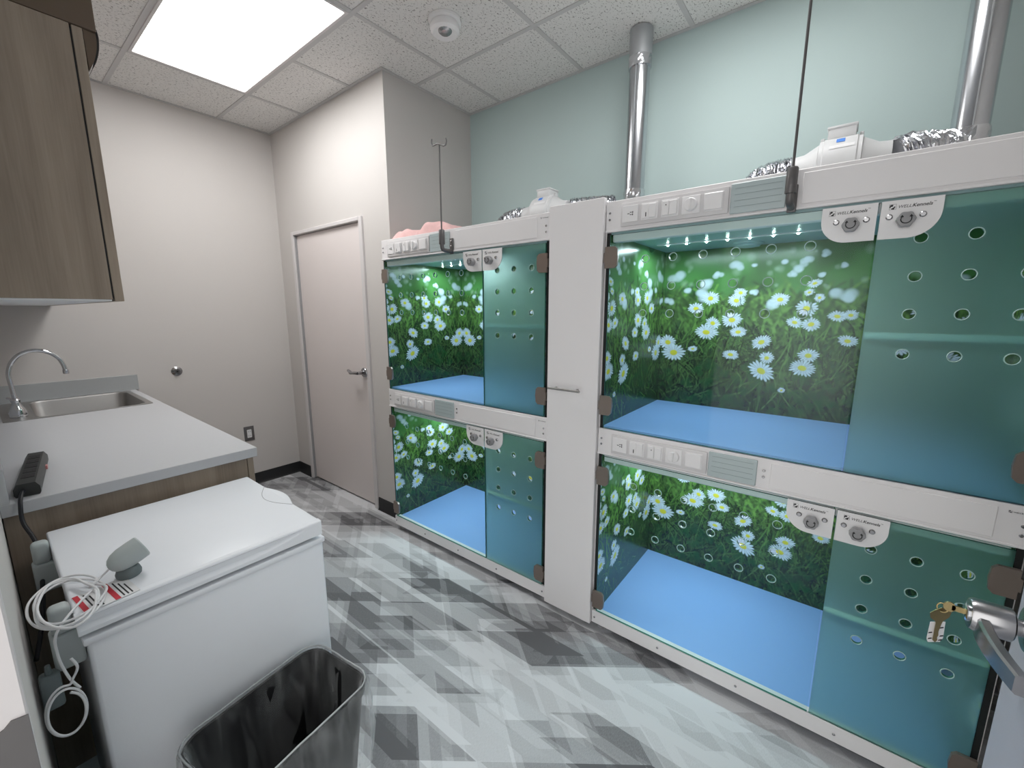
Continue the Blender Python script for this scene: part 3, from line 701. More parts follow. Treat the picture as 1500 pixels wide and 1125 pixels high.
        for kind, t0, t1, ts, zs in (('clear_door', 0.020, 0.8035, [0.163+0.0995*k for k in range(6)], hz), ('frosted_door', 0.8085, 1.170, [0.898+0.0995*k for k in range(3)], hz+[hz[2]-0.108])):
            me = plate_holes(t0, t1, dz0, dz1, ts, sorted(zs), 0.0125, 0.0, 0.008)
            dr = o(kind, me, ['glass' if kind == 'clear_door' else 'frost', 'glassedge'])
            for a in ts:
                for b in zs: o('hole_edge', RING, 'ring', dr, (-0.0005, -a, b))
            sd = -1 if kind == 'clear_door' else 1
            ht = 0.006 if sd < 0 else 1.184
            for hz_ in ((ztop-0.090, ztop-0.675) if zf > 0.5 else (ztop-0.091, ztop-0.675)): o('hinge', HINGE[-sd], 'bronze', dr, (0, -ht, hz_))
            p0, p1 = (0.680, 0.8025) if sd < 0 else (0.8095, 0.930)
            o('lock_plate', lock_plate_mesh(p0, p1, ztop-0.102, ztop-0.004, sd), 'plastic', dr)
            kt = 0.748 if sd < 0 else 0.861; kz = ztop-0.058
            o('lock_knob', KNOB, 'grey', dr, (-0.004, -kt, kz)); o('turn_arrow', ARROW, 'blackprint', dr, (-0.0331, -kt, kz))
            for s in (-0.033, 0.033): o('screw', PSCREW, 'satin', dr, (-0.004, -kt-s, kz+0.012))
            o('lettering', LOGO, 'blackprint', dr, (-0.0046, -(p0+0.017 if sd < 0 else p0+0.016), ztop-0.026))
    return root
def copy_tree(src, parent=None):
    c = src.copy(); COL.objects.link(c); c.parent = parent
    for ch in list(src.children): copy_tree(ch, c)
    return c
KA = make_unit()
KB = copy_tree(KA)
for u, y0, lab in ((KA, 2.208, 'glass fronted two tier kennel bank beside the closet door'), (KB, 0.760, 'glass fronted two tier kennel bank nearest the camera, behind the keys')):
    u.location = (X_K, y0, 0); tag(u, lab, 'kennel', 'glass kennel banks along the teal wall')

t = thing('filler_cabinet', 'tall narrow white cabinet with bar handle between the two kennel banks', 'cabinet', (X_K, 1.017, 0))
obj('body', BX((0.012, -0.256, 0.05), (0.60, -0.002, 1.85), 0.001, 1), 'white', t)
dr = obj('door', BX((-0.014, -0.2535, 0.030), (0.010, -0.006, 1.862), 0.002, 1), 'white', t)
hb = TUBE([(-0.052, -0.035, 1.105), (-0.052, -0.190, 1.105)], 0.0055, 10)
for y_ in (-0.06, -0.165): tube(hb, [(-0.052, y_, 1.105), (-0.020, y_, 1.105)], 0.004, 8)
obj('handle', hb, 'steel', dr)
for y_ in (-0.05, -0.20): obj('foot', LATHE([(0, 0.02), (0.02, 0.02), (0.055, 0.012)], (0.06, y_, 0), (0, 0, 1), 12), 'black', t)

# drip poles
def drip_pole(loc, top, label):
    t = thing('drip_pole', label, 'drip pole', loc, 'drip poles on the kennel tops')
    obj('wall_plate', BX((-0.008, -0.012, -0.050), (-0.0005, 0.012, 0.028), 0.003, 2), 'gunmetal', t)
    for z_ in (0.012, -0.012): obj('screw', SCREW, 'black', t, (-0.008, 0, z_))
    obj('arm', TUBE(spline([(-0.006, 0, -0.036), (-0.045, 0, -0.036), (-0.064, 0, -0.033), (-0.070, 0, -0.020), (-0.070, 0, 0.0)], 5), 0.010, 12), 'gunmetal', t)
    obj('holder', LATHE([(0, 0.0135), (0.002, 0.0145), (0.066, 0.0145), (0.070, 0.012)], (-0.070, 0, -0.010), (0, 0, 1), 16), 'gunmetal', t)
    obj('rod', TUBE([(-0.070, 0, 0.05), (-0.070, 0, top)], 0.0036, 8), 'gunmetal', t)
    hk = [(-0.070, 0.052, top+0.036), (-0.070, 0.054, top+0.020), (-0.070, 0.048, top+0.006), (-0.070, 0.034, top+0.004), (-0.070, 0.012, top+0.006), (-0.070, -0.012, top-0.004), (-0.070, -0.030, top-0.012), (-0.070, -0.044, top-0.010), (-0.070, -0.049, top+0.004), (-0.070, -0.046, top+0.018)]
    obj('hook', TUBE(spline(hk, 5), 0.0034, 8), 'gunmetal', t)
drip_pole((X_K, 1.608, 1.770), 0.448, 'slim grey drip pole with double hook beside the pink towel')
drip_pole((X_K, 0.157, 1.775), 0.56, 'slim grey drip pole rising out of view, on the nearest kennel bank')

# towel on the far kennels
def towel():
    nx, ny = 60, 26; bm = bmesh.new(); G = []
    def hgt(s, q):
        e = min(1, min(s, 1-s)/0.10)*min(1, min(q, 1-q)/0.16); e = math.sqrt(max(0, e*(2-e)))
        body = 0.050 + 0.026*math.exp(-((s-0.62)/0.12)**2) - 0.014*max(0, s-0.75)/0.25 + 0.006*math.sin(9*s+3*q) + 0.004*math.sin(23*s+11*q) + 0.003*math.sin(41*s-17*q)
        return max(0.001, body*e)
    for a in range(nx+1):
        G.append([bm.verts.new((1.605 + 0.22*q/ny + 0.008*math.sin(a*0.3), 2.185 - 0.53*a/nx, 1.8462 + hgt(a/nx, q/ny))) for q in range(ny+1)])
    for a in range(nx):
        for q in range(ny): bm.faces.new((G[a][q], G[a+1][q], G[a+1][q+1], G[a][q+1]))
    bd = [e for e in bm.edges if e.is_boundary]; r = bmesh.ops.extrude_edge_only(bm, edges=bd)
    for v in r['geom']:
        if isinstance(v, bmesh.types.BMVert): v.co.z = 1.8456
    return bm
tag(obj('folded_towel', towel(), 'towel'), 'pink fluffy folded towel on top of the far kennels', 'towel')

# duct fans, foil hoses, vertical ducts
def hose(pts, r, label):
    P = spline(pts, 26); bm = bmesh.new(); rs = [r*(1+0.085*math.sin(i*1.9)+0.05*random.uniform(-1, 1)) for i in range(len(P))]
    tube(bm, P, rs, 18)
    for v in bm.verts: v.co += Vector((random.uniform(-1, 1), random.uniform(-1, 1), random.uniform(-1, 1)))*r*0.06
    me = finish(bm, 'foil_hose', False)
    tag(obj('foil_hose', me, 'foil'), label, 'hose', 'crinkled foil hoses at the duct fans')
def duct_fan(loc, label):
    t = thing('duct_fan', label, 'fan', loc, 'inline duct fans on the kennel tops')
    A = (0, 1, 0)
    obj('casing', LATHE([(-0.062, 0.078), (-0.060, 0.088), (-0.050, 0.088), (-0.046, 0.092), (0.046, 0.092), (0.050, 0.088), (0.060, 0.088), (0.062, 0.078)], (0, 0, 0.104), A, 36), 'fan', t)
    for s in (-1, 1):
        obj('cone', LATHE([(s*0.062, 0.080), (s*0.105, 0.056), (s*0.140, 0.052), (s*0.141, 0.046)], (0, 0, 0.104), A, 32), 'fan', t)
        obj('band_clip', BX((-0.012, s*0.055-0.006, 0.186), (0.012, s*0.055+0.006, 0.203), 0.002, 1), 'fan', t)
    jb = obj('junction_box', BX((-0.040, -0.040, 0.185), (0.045, 0.040, 0.226), 0.004, 2), 'fan', t)
    obj('box_lid', BX((-0.043, -0.043, 0.220), (0.048, 0.043, 0.229), 0.003, 2), 'fan', jb)
    obj('foot_plate', BX((-0.07, -0.05, 0.0), (0.07, 0.05, 0.018), 0.002, 1), 'fan', t)
    def wrap(y0, y1, a0, a1, mat, name):
        bm = bmesh.new(); R = 0.0932; rows = []
        for k in range(7):
            a = math.radians(a0+(a1-a0)*k/6); rows.append([bm.verts.new((-R*math.sin(a), y_, 0.104+R*math.cos(a))) for y_ in (y0, y1)])
        for p, q in zip(rows, rows[1:]): bm.faces.new((p[0], p[1], q[1], q[0]))
        obj(name, bm, mat, t)
    wrap(-0.012, 0.012, 36, 50, 'blue', 'blue_sticker'); wrap(-0.040, 0.030, 58, 66, 'paper', 'rating_label')
duct_fan((2.0, 1.325, 1.8455), 'grey inline duct fan on the far kennels, right of the towel')
duct_fan((2.0, 0.072, 1.8455), 'grey inline duct fan on the nearest kennel bank by the bare pole')
hose([(2.0, 1.466, 1.949), (2.0, 1.53, 1.95), (2.01, 1.60, 1.938), (2.02, 1.66, 1.905)], 0.054, 'crinkled foil hose left of the far duct fan')
hose([(2.0, 1.176, 1.949), (2.03, 1.12, 1.955), (2.10, 1.05, 1.965), (2.14, 1.01, 1.965)], 0.054, 'crinkled foil hose between far duct fan and white cabinet')
hose([(2.0, 0.213, 1.949), (2.0, 0.26, 1.95), (2.01, 0.31, 1.94), (2.02, 0.36, 1.91)], 0.054, 'crinkled foil hose left of the near duct fan')
hose([(2.0, -0.077, 1.949), (2.03, -0.12, 1.965), (2.10, -0.19, 1.975), (2.14, -0.215, 1.972)], 0.054, 'crinkled foil hose between near duct fan and bright duct')
def duct(x, y, label):
    t = thing('vent_duct', label, 'duct', (x, y, 1.8455), 'vertical vent ducts')
    H = Z_C - 1.8455
    obj('pipe', LATHE([(0.0, 0.048), (0.002, 0.050), (H-0.13, 0.050), (H-0.128, 0.048)], (0, 0, 0), (0, 0, 1), 40), 'galv', t)
    obj('collar', LATHE([(H-0.155, 0.052), (H-0.12, 0.055), (H-0.06, 0.0565), (H-0.002, 0.0565), (H-0.0005, 0.050)], (0, 0, 0), (0, 0, 1), 40), 'collar', t)
    obj('seam', BX((-0.052, -0.002, 0.2), (-0.049, 0.002, H-0.16)), 'collar', t)
    bm = bmesh.new(); secs = []
    for z_ in np.linspace(0.085, 0.215, 9): secs.append([Vector(((0.0535+random.uniform(-.0025, .0025))*math.cos(2*math.pi*k/30), (0.0535+random.uniform(-.0025, .0025))*math.sin(2*math.pi*k/30), z_)) for k in range(30)])
    loft(bm, secs, True, True); obj('foil_wrap', finish(bm, 'foil_wrap', False), 'foil', t)
    bm = bmesh.new(); secs = []
    for z_ in np.linspace(H-0.175, H-0.125, 5): secs.append([Vector(((0.0565+random.uniform(-.001, .001))*math.cos(2*math.pi*k/30), (0.0565+random.uniform(-.001, .001))*math.sin(2*math.pi*k/30), z_)) for k in range(30)])
    loft(bm, secs, True, True); obj('foil_tape', finish(bm, 'foil_tape', False), 'foil', t)
duct(2.25, 0.942, 'round metal vent duct rising behind the tall white cabinet')
duct(2.25, -0.278, 'round metal vent duct at the right edge above the nearest kennels')

# ================================================================== SINK SIDE
t = thing('worktop', 'grey laminate worktop with low splash along two walls', 'worktop', (0, 0, 0))
CZ, CY, CX = 0.910, 1.752, 0.618
SX0, SX1, SY0, SY1 = 0.030, 0.572, 3.085, 3.685          # sink cut-out
bm = bmesh.new()
bx(bm, (X_L, CY, CZ-0.036), (CX, SY0, CZ), 0.0015, 1); bx(bm, (X_L, SY1, CZ-0.036), (CX, Y_FAR, CZ)); bx(bm, (X_L, SY0, CZ-0.036), (SX0, SY1, CZ)); bx(bm, (SX1, SY0, CZ-0.036), (CX, SY1, CZ))
obj('top', bm, 'laminate', t)
obj('side_splash', BX((X_L, CY+0.001, CZ), (X_L+0.020, Y_FAR-0.02, CZ+0.10), 0.001, 1), 'laminate', t)
obj('end_splash', BX((X_L, Y_FAR-0.02, CZ), (CX+0.02, Y_FAR, CZ+0.10), 0.001, 1), 'splash', t)

t = thing('base_cabinet', 'grey oak base cabinet under the worktop, behind the freezer', 'cabinet', (0, 0, 0))
obj('end_panel', BX((X_L+0.002, 1.775, 0.0), (0.586, 1.793, CZ-0.0365)), 'wood', t)
obj('back_panel', BX((X_L+0.002, 1.793, 0.10), (X_L+0.014, Y_FAR-0.004, CZ-0.0365)), 'wood', t)
obj('bottom_panel', BX((X_L+0.014, 1.793, 0.10), (0.586, Y_FAR-0.004, 0.118)), 'wood', t)
obj('plinth', BX((0.50, 1.795, 0.0), (0.53, Y_FAR-0.004, 0.10)), 'black', t)
for k in range(4):
    y0 = 1.777 + k*0.491
    d = obj('cabinet_door', BX((0.589, y0, 0.105), (0.610, y0+0.487, CZ-0.042), 0.001, 1), 'wood', t)
    obj('handle', TUBE([(0.612, y0+0.44, 0.66), (0.632, y0+0.44, 0.66), (0.632, y0+0.44, 0.80), (0.612, y0+0.44, 0.80)], 0.005, 8), 'satin', d)

# sink
t = thing('sink', 'stainless steel drop-in sink in the worktop', 'sink', (0, 0, 0))
bm = bmesh.new(); cx, cy = (SX0+SX1)/2, (SY0+SY1)/2
def rr(x0, x1, y0, y1, r, z): return rrect((x0+x1)/2, (y0+y1)/2, x1-x0, y1-y0, r, z)
BX0 = 0.135
loft(bm, [rr(SX0-.008, SX1+.008, SY0-.008, SY1+.008, .02, CZ+.0002), rr(SX0-.008, SX1+.008, SY0-.008, SY1+.008, .02, CZ+.003), rr(SX0-.003, SX1+.003, SY0-.003, SY1+.003, .018, CZ+.004), rr(BX0-.002, SX1-.017, SY0+.018, SY1-.018, .05, CZ+.002)])
obj('rim', bm, 'steel', t)
bm = bmesh.new()
loft(bm, [rr(BX0-.002, SX1-.017, SY0+.018, SY1-.018, .05, CZ+.002), rr(BX0, SX1-.02, SY0+.022, SY1-.022, .05, CZ-.006), rr(BX0+.008, SX1-.028, SY0+.03, SY1-.03, .055, CZ-.14), rr(BX0+.02, SX1-.04, SY0+.042, SY1-.042, .055, CZ-.165), rr(BX0+.06, SX1-.08, SY0+.09, SY1-.09, .05, CZ-.172)], cap1=True)
obj('basin', bm, 'steel', t)
obj('drain', LATHE([(0, 0.042), (0.003, 0.044), (0.004, 0.036), (0.001, 0.03)], (0.33, cy, CZ-.172), (0, 0, 1), 24), 'chrome', t)
# faucet
t = thing('faucet', 'chrome gooseneck faucet on the sink deck', 'faucet', (0.078, 3.19, CZ+0.0035))
obj('deck_plate', finish(loft(bmesh.new(), [rrect(0, 0.06, 0.062, 0.20, 0.03, 0.0), rrect(0, 0.06, 0.062, 0.20, 0.03, 0.006), rrect(0, 0.06, 0.054, 0.19, 0.027, 0.010)], True, True), 'deck_plate'), 'chrome', t)
obj('body', LATHE([(0.006, 0.030), (0.030, 0.029), (0.045, 0.024), (0.060, 0.0165), (0.075, 0.015), (0.085, 0.017), (0.092, 0.0125)], (0, 0, 0), (0, 0, 1), 28), 'chrome', t)
gp = [(0, 0, 0.08), (-0.004, 0, 0.15), (-0.006, 0, 0.21), (0.004, 0, 0.255), (0.022, 0, 0.288), (0.048, 0, 0.312), (0.080, 0, 0.324), (0.115, 0, 0.322), (0.148, 0, 0.306), (0.172, 0, 0.278), (0.184, 0, 0.244), (0.188, 0, 0.215)]
GP = spline(gp, 5)
obj('spout', TUBE(GP, 0.0095, 14), 'chrome', t)
obj('aerator', LATHE([(0, 0.0105), (0.002, 0.012), (0.020, 0.012), (0.022, 0.009)], (0.1885, 0, 0.196), (0, 0, 1), 16), 'chrome', t)
hv = LATHE([(0, 0.020), (0.03, 0.019), (0.038, 0.013), (0.052, 0.013), (0.056, 0.017), (0.072, 0.017), (0.074, 0.012)], (0, 0.112, 0.008), (0, 0, 1), 20)
tube(hv, [(0, 0.112, 0.072), (-0.022, 0.160, 0.078)], [0.008, 0.006], 10)
obj('valve_handle', hv, 'chrome', t)

# wall fittings
t = thing('wall_fitting', 'round metal wall fitting right of the sink', 'fitting', (0.859, Y_FAR, 1.007))
obj('escutcheon', LATHE([(0, 0.033), (0.003, 0.033), (0.008, 0.024), (0.012, 0.019)], (0, 0, 0), (0, -1, 0), 28), 'satin', t)
obj('plug', LATHE([(0.010, 0.0165), (0.020, 0.015), (0.021, 0.010)], (0, 0, 0), (0, -1, 0), 20), 'gunmetal', t)
obj('recess', LATHE([(0.021, 0.007), (0.0225, 0.006)], (0, 0, 0), (0, -1, 0), 12), 'black', t)
t = thing('wall_outlet', 'steel wall outlet low on the end wall beside the worktop', 'outlet', (1.277, Y_FAR, 0.442))
obj('cover_plate', BX((-0.037, -0.005, -0.060), (0.037, 0, 0.060), 0.003, 2), 'gunmetal', t)
re = obj('receptacle', BX((-0.017, -0.008, -0.034), (0.017, -0.004, 0.034), 0.002, 1), 'paper', t)
for z_ in (-0.018, 0.018):
    for x_ in (-0.006, 0.006): obj('slot', BX((x_-0.0012, -0.0085, z_-0.004), (x_+0.0012, -0.0078, z_+0.005)), 'black', re)

# upper cabinet
UY, UZ0, UZ1 = 1.80, 1.466, 2.232
t = thing('wall_cabinet', 'grey oak wall cabinet above the worktop', 'cabinet', (0, 0, 0))
obj('carcass', BX((X_L+0.001, UY, UZ0+0.004), (0.279, Y_FAR-0.002, UZ1), 0.001, 1), 'wood', t)
obj('under_panel', BX((X_L+0.001, UY+0.002, UZ0-0.001), (0.277, Y_FAR-0.002, UZ0+0.004)), 'paper', t)
for k in range(4):
    y0 = UY + 0.001 + k*0.485
    d = obj('cabinet_door', BX((0.2835, y0, UZ0-0.001), (0.306, y0+0.482, UZ1-0.001), 0.001, 1), 'wood', t)
    obj('handle', TUBE([(0.308, y0+0.44, UZ0+0.05), (0.328, y0+0.44, UZ0+0.05), (0.328, y0+0.44, UZ0+0.19), (0.308, y0+0.44, UZ0+0.19)], 0.005, 8), 'satin', d)
obj('shadow_strip', BX((0.279, UY+0.004, UZ0+0.006), (0.2835, Y_FAR-0.01, UZ1-0.006)), 'black', t)
t = thing('storage_box', 'dark brown box overhanging the top of the wall cabinet', 'box', (0, 0, 0))
obj('box_body', BX((X_L+0.03, UY-0.002, UZ1+0.001), (0.336, UY+0.42, UZ1+0.34), 0.003, 2), 'boxbrown', t)
# a curled dark flap that hangs over the cabinet door
bm = bmesh.new(); rows = []
fp = spline([(0.337, 0, UZ1+0.01), (0.3395, 0, UZ1-0.012), (0.336, 0, UZ1-0.045), (0.326, 0, UZ1-0.080), (0.3135, 0, UZ1-0.105)], 5)
for p in fp: rows.append([bm.verts.new((p.x, UY+0.002, p.z)), bm.verts.new((p.x, UY+0.09, p.z))])
for a, b in zip(rows, rows[1:]): bm.faces.new((a[0], a[1], b[1], b[0]))
r = bmesh.ops.solidify(bm, geom=bm.faces[:], thickness=0.004)
obj('hanging_flap', bm, 'dark', t)
wedge = [(0.3075, UZ1+0.0005)] + [(p.x-0.0045, p.z) for p in fp if p.z < UZ1 and p.x-0.0045 > 0.3075]
obj('flap_lining', prism(bmesh.new(), wedge, lambda p: Vector((p[0], UY+0.006, p[1])), lambda p: Vector((p[0], UY+0.088, p[1]))), 'boxbrown', t)

# ================================================================== CHEST FREEZER
FX0, FX1, FY0, FY1, FZ = 0.046, 0.562, 1.166, 1.712, 0.8185
t = thing('chest_freezer', 'white chest freezer standing in front of the worktop', 'freezer', ((FX0+FX1)/2, (FY0+FY1)/2, 0))
fl = ((FX0+FX1)/2, (FY0+FY1)/2, 0)
S_ = lambda a, b: (sub(fl, a), sub(fl, b))
obj('body', BX(*S_((FX0+.010, FY0+.006, 0.03), (FX1+.004, FY1-.004, FZ-.069)), 0.008, 3), 'freezer', t)
obj('rim_trim', BX(*S_((FX0+.004, FY0+.001, FZ-.073), (FX1+.008, FY1, FZ-.056)), 0.004, 2), 'freezer', t)
obj('gasket', BX(*S_((FX0+.022, FY0+.022, FZ-.057), (FX1-.014, FY1-.016, FZ-.042)), 0.001, 1), 'dark', t)
for x_ in (FX0+.05, FX1-.04):
    for y_ in (FY0+.05, FY1-.05): obj('foot', LATHE([(0, 0.018), (0.03, 0.016)], sub(fl, (x_, y_, 0)), (0, 0, 1), 12), 'black', t)
# lid: rounded slab whose near side carries a finger recess
lid = bmesh.new()
bx(lid, sub(fl, (FX0, FY0+0.014, FZ-.044)), sub(fl, (FX1, FY1, FZ)), 0.005, 3)
gx, gz = 70, 14; GR = []
for a in range(gx+1):
    x_ = FX0 + (FX1-FX0)*a/gx; col_ = []
    zr = FZ-.033 + 0.030*max(0.0, (x_-0.36)/0.165)**2.2
    for b in range(gz+1):
        z_ = FZ-.044 + 0.044*b/gz
        dep = 0.0
        if x_ < 0.535 and z_ > zr and z_ < FZ-.008: dep = 0.010*min(1, (z_-zr)/0.006)*min(1, (FZ-.008-z_)/0.004)
        rnd = 0.004*max(0, (b-gz+2)/2.0)**2
        col_.append(lid.verts.new(sub(fl, (x_, FY0+dep+rnd, z_ - (0.001 if b == gz else 0)))))
    GR.append(col_)
for a in range(gx):
    for b in range(gz): lid.faces.new((GR[a][b], GR[a+1][b], GR[a+1][b+1], GR[a][b+1]))
def lv_(p): return lid.verts.new(sub(fl, p))
tb = [lv_((FX0 + (FX1-FX0)*a/gx, FY0+0.02, FZ-0.0003)) for a in range(gx+1)]
for a in range(gx): lid.faces.new((GR[a][gz], GR[a+1][gz], tb[a+1], tb[a]))
bb = [lv_((FX0 + (FX1-FX0)*a/gx, FY0+0.02, FZ-.0437)) for a in range(gx+1)]
for a in range(gx): lid.faces.new((GR[a][0], bb[a], bb[a+1], GR[a+1][0]))
for a in (0, gx):
    lid.faces.new(GR[a] + [tb[a], bb[a]])
ld = obj('lid', lid, 'freezer', t)
# front grip, a lens shaped bulge on the room side of the lid
gp_ = [(FX1-0.004, 1.34)] + [(FX1-0.004+0.022*math.sin(math.pi*k/14), 1.34+0.215*k/14) for k in range(1, 14)] + [(FX1-0.004, 1.555)]
obj('lid_grip', prism(bmesh.new(), gp_, lambda p: Vector(sub(fl, (p[0], p[1], FZ-.0005))), lambda p: Vector(sub(fl, (p[0], p[1], FZ-.030)))), 'freezer', ld)
sm = [(FX1-0.004-0.040*math.sin(math.pi*k/14), 1.34+0.215*k/14) for k in range(15)]
obj('grip_seam', TUBE([sub(fl, (p[0], p[1], FZ-0.0002)) for p in sm], 0.0009, 6), 'grey', ld)
for y_ in (1.225, 1.62):
    hg = bmesh.new()
    bx(hg, sub(fl, (0.008, y_-.022, FZ-.125)), sub(fl, (FX0+.009, y_+.022, FZ-.045)), 0.006, 3)
    bx(hg, sub(fl, (0.012, y_-.018, FZ-.048)), sub(fl, (FX0-.001, y_+.018, FZ+.012)), 0.010, 3)
    obj('hinge', hg, 'lightgrey', t)

# webcam, cable coil, paper tag on the lid
t = thing('desk_camera', 'grey bullet shaped camera on a round base on the freezer lid', 'camera', (0.147, 1.266, FZ)); t.scale = (0.8, 0.8, 0.8)
obj('base', LATHE([(0, 0.026), (0.003, 0.029), (0.012, 0.030), (0.024, 0.026), (0.033, 0.018), (0.037, 0.006)], (0, 0, 0.0005), (0.0, 0.0, 1), 30), 'darkgrey', t)
axd = Vector((0.93, 0.12, 0.36))
obj('housing', LATHE([(-0.044, 0.004), (-0.042, 0.012), (-0.036, 0.021), (-0.024, 0.029), (-0.006, 0.0335), (0.020, 0.0345), (0.040, 0.0340), (0.043, 0.032), (0.043, 0.028), (0.038, 0.026)], (0.000, 0.0, 0.060), axd, 36), 'lightgrey', t)
cp = [(0.118, 1.262, FZ+0.036), (0.100, 1.258, FZ+0.024), (0.080, 1.245, FZ+0.016)]
for k in range(4*12):
    a = 2*math.pi*k/12; q = k//12
    cp.append((0.044 + (0.058-0.006*q+0.003*math.sin(k*1.7))*math.cos(a+0.5) + 0.004*math.sin(q*2), 1.235 - 0.008*q + (0.112-0.012*((q*2) % 3))*math.sin(a+0.5), FZ+0.010+0.004*q+0.003*math.sin(k*0.9+q)))
cp = [(max(p[0], X_L+0.012), p[1], p[2]) for p in cp]
cp += [(0.022, 1.14, FZ+0.006), (0.014, 1.150, FZ-0.05), (0.022, 1.152, FZ-0.11), (0.034, 1.152, FZ-0.145)]
tag(obj('cable_coil', TUBE(spline(cp, 6), 0.0024, 8), 'cable'), 'loosely coiled white cable overhanging the freezer corner', 'cable')
t = thing('warning_tag', 'small white label with two red bars under the coiled cable', 'label', (0.093, 1.215, FZ))
t.rotation_euler = (0, 0, math.radians(97))
obj('paper', BX((-0.045, -0.052, 0.0002), (0.045, 0.038, 0.0012)), 'paper', t)
for k, y_ in enumerate((-0.020, 0.028)):
    obj('red_bar', BX((-0.045, y_, 0.0011), (0.045, y_+0.009, 0.0018)), 'red', t)
    for q in range(3): obj('text_line', BX((-0.040, y_-0.008-0.007*q, 0.0011), (0.036-0.012*q, y_-0.0055-0.007*q, 0.0015)), 'blackprint', t)

# things down in the gap between freezer and wall
gc = []
for k in range(2*14+1):
    a = 2*math.pi*k/14 + 1.2; q = k/14
    gc.append((0.011 + (0.029-0.002*q)*math.cos(a), 1.150 - 0.006*q, 0.640 + (0.056-0.005*q)*math.sin(a)))
gc = [(0.030, 1.152, 0.745), (0.036, 1.150, 0.722), (0.026, 1.150, 0.70)] + gc
tag(obj('hanging_cable', TUBE(spline(gc, 5), 0.0023, 8), 'cable'), 'white cable loops hanging in the gap beside the freezer', 'cable')
t = thing('plug_adapter', 'grey plug adapter hanging in the dark gap beside the freezer', 'adapter', (-0.002, 1.20, 0.63))
obj('body', BX((-0.015, -0.016, 0), (0.015, 0.016, 0.075), 0.006, 2), 'darkgrey', t)
obj('strain_relief', LATHE([(0, 0.006), (0.02, 0.004)], (0, 0, 0.074), (0, 0, 1), 10), 'darkgrey', t)
t = thing('spray_bottle', 'white bottle with grey cap standing low beside the freezer', 'bottle', (0.020, 1.10, 0.0))
obj('bottle_body', LATHE([(0, 0.028), (0.01, 0.034), (0.36, 0.034), (0.42, 0.030), (0.445, 0.017), (0.465, 0.016)], (0.010, 0, 0), (0, 0, 1), 24), 'plastic', t)
obj('cap', LATHE([(0, 0.019), (0.025, 0.019), (0.032, 0.015), (0.034, 0.006)], (-0.004, 0.0, 0.463), (-0.35, 0, 1), 20), 'lightgrey', t)

# power strip on the worktop
t = thing('power_strip', 'black power strip lying on the near end of the worktop', 'power strip', (0.052, 1.98, CZ)); t.rotation_euler = (0, 0, math.radians(-6.5))
ps = bmesh.new(); prof = [(-0.023, 0.0), (0.023, 0.0), (0.026, 0.006), (0.026, 0.024), (0.018, 0.038), (-0.018, 0.038), (-0.026, 0.024), (-0.026, 0.006)]
prism(ps, prof, lambda p: Vector((p[0], -0.19, p[1]+0.0005)), lambda p: Vector((p[0], 0.19, p[1]+0.0005)))
obj('casing', ps, 'stripgrey', t)
for k in range(5):
    oc = obj('outlet', BX((-0.014, -0.13+0.058*k, 0.0380), (0.014, -0.085+0.058*k, 0.0396), 0.001, 1), 'binblack', t)
    for x_ in (-0.006, 0.006): obj('slot', BX((x_-0.001, -0.115+0.058*k, 0.0395), (x_+0.001, -0.105+0.058*k, 0.0400)), 'dark', oc)
obj('rocker', BX((0.025, 0.04, 0.010), (0.031, 0.062, 0.022), 0.001, 1), 'redlamp', t)
obj('cord', TUBE(spline([(-0.006, -0.188, 0.018), (-0.010, -0.215, 0.014), (-0.012, -0.245, -0.004), (-0.012, -0.262, -0.05), (0.006, -0.300, -0.10), (0.012, -0.36, -0.16), (0.008, -0.45, -0.24), (-0.006, -0.55, -0.30)], 6), 0.0048, 10), 'blackcord', t)

# waste bin with clear liner
BCX, BCY, BRZ, BROT = 0.343, 1.000, 0.452, math.radians(8)
t = thing('waste_bin', 'black rectangular waste bin in front of the freezer', 'bin', (BCX, BCY, 0))
def brr(wx, wy, r, z, off=None): return rrect(0, 0, wx, wy, r, z, BROT, 6, off)
bm = bmesh.new()
loft(bm, [brr(.265, .165, .035, 0.0), brr(.27, .17, .04, .004), brr(.345, .235, .045, BRZ-.03), brr(.357, .247, .05, BRZ-.028), brr(.360, .250, .05, BRZ-.004), brr(.355, .245, .05, BRZ), brr(.347, .237, .048, BRZ-.002), brr(.336, .226, .045, BRZ-.03), brr(.262, .162, .035, .008)], True, True)
obj('bin_body', bm, 'binblack', t)
def wr(amp, ph, f1=0.55, f2=1.31): return lambda i, n: amp*(math.sin(i*f1+ph)+0.7*math.sin(i*f2+ph*2.3)+0.5*math.sin(i*2.6+ph))
bm = bmesh.new()
loft(bm, [brr(.372, .262, .05, .245, wr(.0035, 1.0)), brr(.380, .270, .05, .30, wr(.004, 1.3)), brr(.375, .266, .05, .35, wr(.003, 2.0)), brr(.378, .268, .05, .40, wr(.003, 2.4)), brr(.371, .261, .05, BRZ-.01, wr(.0013, 3)), brr(.369, .259, .05, BRZ+.0035, wr(.0008, 3)), brr(.362, .252, .05, BRZ+.006, wr(.0006, 3)), brr(.350, .240, .048, BRZ+.005, wr(.0005, 3)),
          brr(.338, .228, .045, BRZ-.012, wr(.001, 3.4)), brr(.322, .212, .045, BRZ-.08, wr(.002, 4)), brr(.300, .192, .045, .22, wr(.003, 5)), brr(.258, .156, .04, .06, wr(.003, 5.5)), brr(.245, .145, .04, .03, wr(.003, 5.5))])
lo_ = [v for v in bm.verts if v.co.z < 0.2451 and abs(v.co.z-0.245) < 1e-4]
for k, v in enumerate(lo_): v.co.z += 0.03*math.sin(k*0.23+0.6) + 0.012*math.sin(k*0.7)
bo = obj('bin_liner', bm, 'bag'); bo.location = (BCX, BCY, 0)
obj('rolled_edge', TUBE([v - Vector((0, 0, 0)) for v in brr(.360, .250, .05, BRZ+.0075, wr(.0008, 3))], 0.0022, 6, True), 'bagedge', bo)
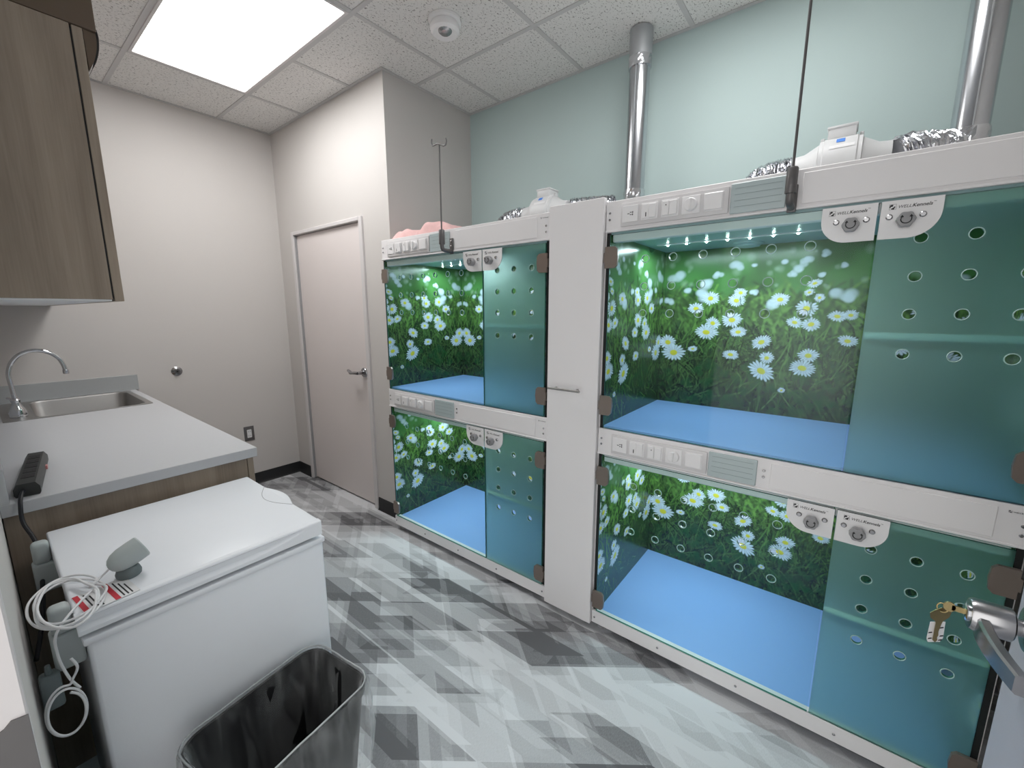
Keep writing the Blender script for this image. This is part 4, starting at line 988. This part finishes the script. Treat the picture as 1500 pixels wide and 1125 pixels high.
tag(bo, 'clear plastic liner folded over the rim of the waste bin', 'bin liner')

# keys in the entrance door
KX, KY, KZ = HX, DYF+0.069, HZ
t = thing('key_ring', 'brass keys with a small tag hanging from the entrance door lock', 'keys', (KX, KY, KZ))
kk = bmesh.new(); bx(kk, (-0.0012, -0.004, -0.004), (0.0012, 0.012, 0.004)); 
bow = [(0.008+0.0065*(1-math.cos(a)), 0.0075*math.sin(a)) for a in [2*math.pi*k/18 for k in range(18)]]
prism(kk, bow, lambda p: Vector((-0.0012, p[0], p[1])), lambda p: Vector((0.0012, p[0], p[1])))
obj('lock_key', kk, 'brass', t)
obj('split_ring', TUBE([(0.002*math.sin(a), 0.021+0.006*math.cos(a), -0.005+0.006*math.sin(a)) for a in [2*math.pi*k/20 for k in range(20)]], 0.0009, 6, True), 'brass', t)
def KP(p, th): return Vector(((p[0])*0.617+th*0.787*-1, 0.022 - p[0]*0.787, -0.009 + p[1]))
bow2 = [(0.0, 0.004), (-0.008, 0.001), (-0.016, -0.004), (-0.014, -0.012), (-0.006, -0.018), (-0.0045, -0.022), (-0.0045, -0.050), (0.0, -0.054), (0.003, -0.050), (0.0015, -0.046), (0.003, -0.042), (0.002, -0.036), (0.003, -0.030), (0.0045, -0.022), (0.006, -0.018), (0.014, -0.012), (0.016, -0.004), (0.008, 0.001)]
obj('spare_key', prism(bmesh.new(), bow2, lambda p: KP(p, 0.0), lambda p: KP(p, 0.0022)), 'brass', t)
tg = [(-0.012, -0.022), (0.011, -0.022), (0.012, -0.050), (0.008, -0.056), (-0.010, -0.056), (-0.013, -0.050)]
tgo = obj('tag', prism(bmesh.new(), tg, lambda p: KP(p, -0.0040), lambda p: KP(p, -0.0028)), 'paper', t)
for (a, b) in ((0.007, -0.032), (-0.009, -0.040), (0.009, -0.046), (-0.008, -0.050), (0.008, -0.053)):
    obj('tag_mark', prism(bmesh.new(), [(a-0.003, b-0.0012), (a+0.003, b-0.0004), (a+0.0024, b+0.0016), (a-0.0024, b+0.001)], lambda p: KP(p, -0.0026), lambda p: KP(p, -0.0029)), 'blackprint', tgo)
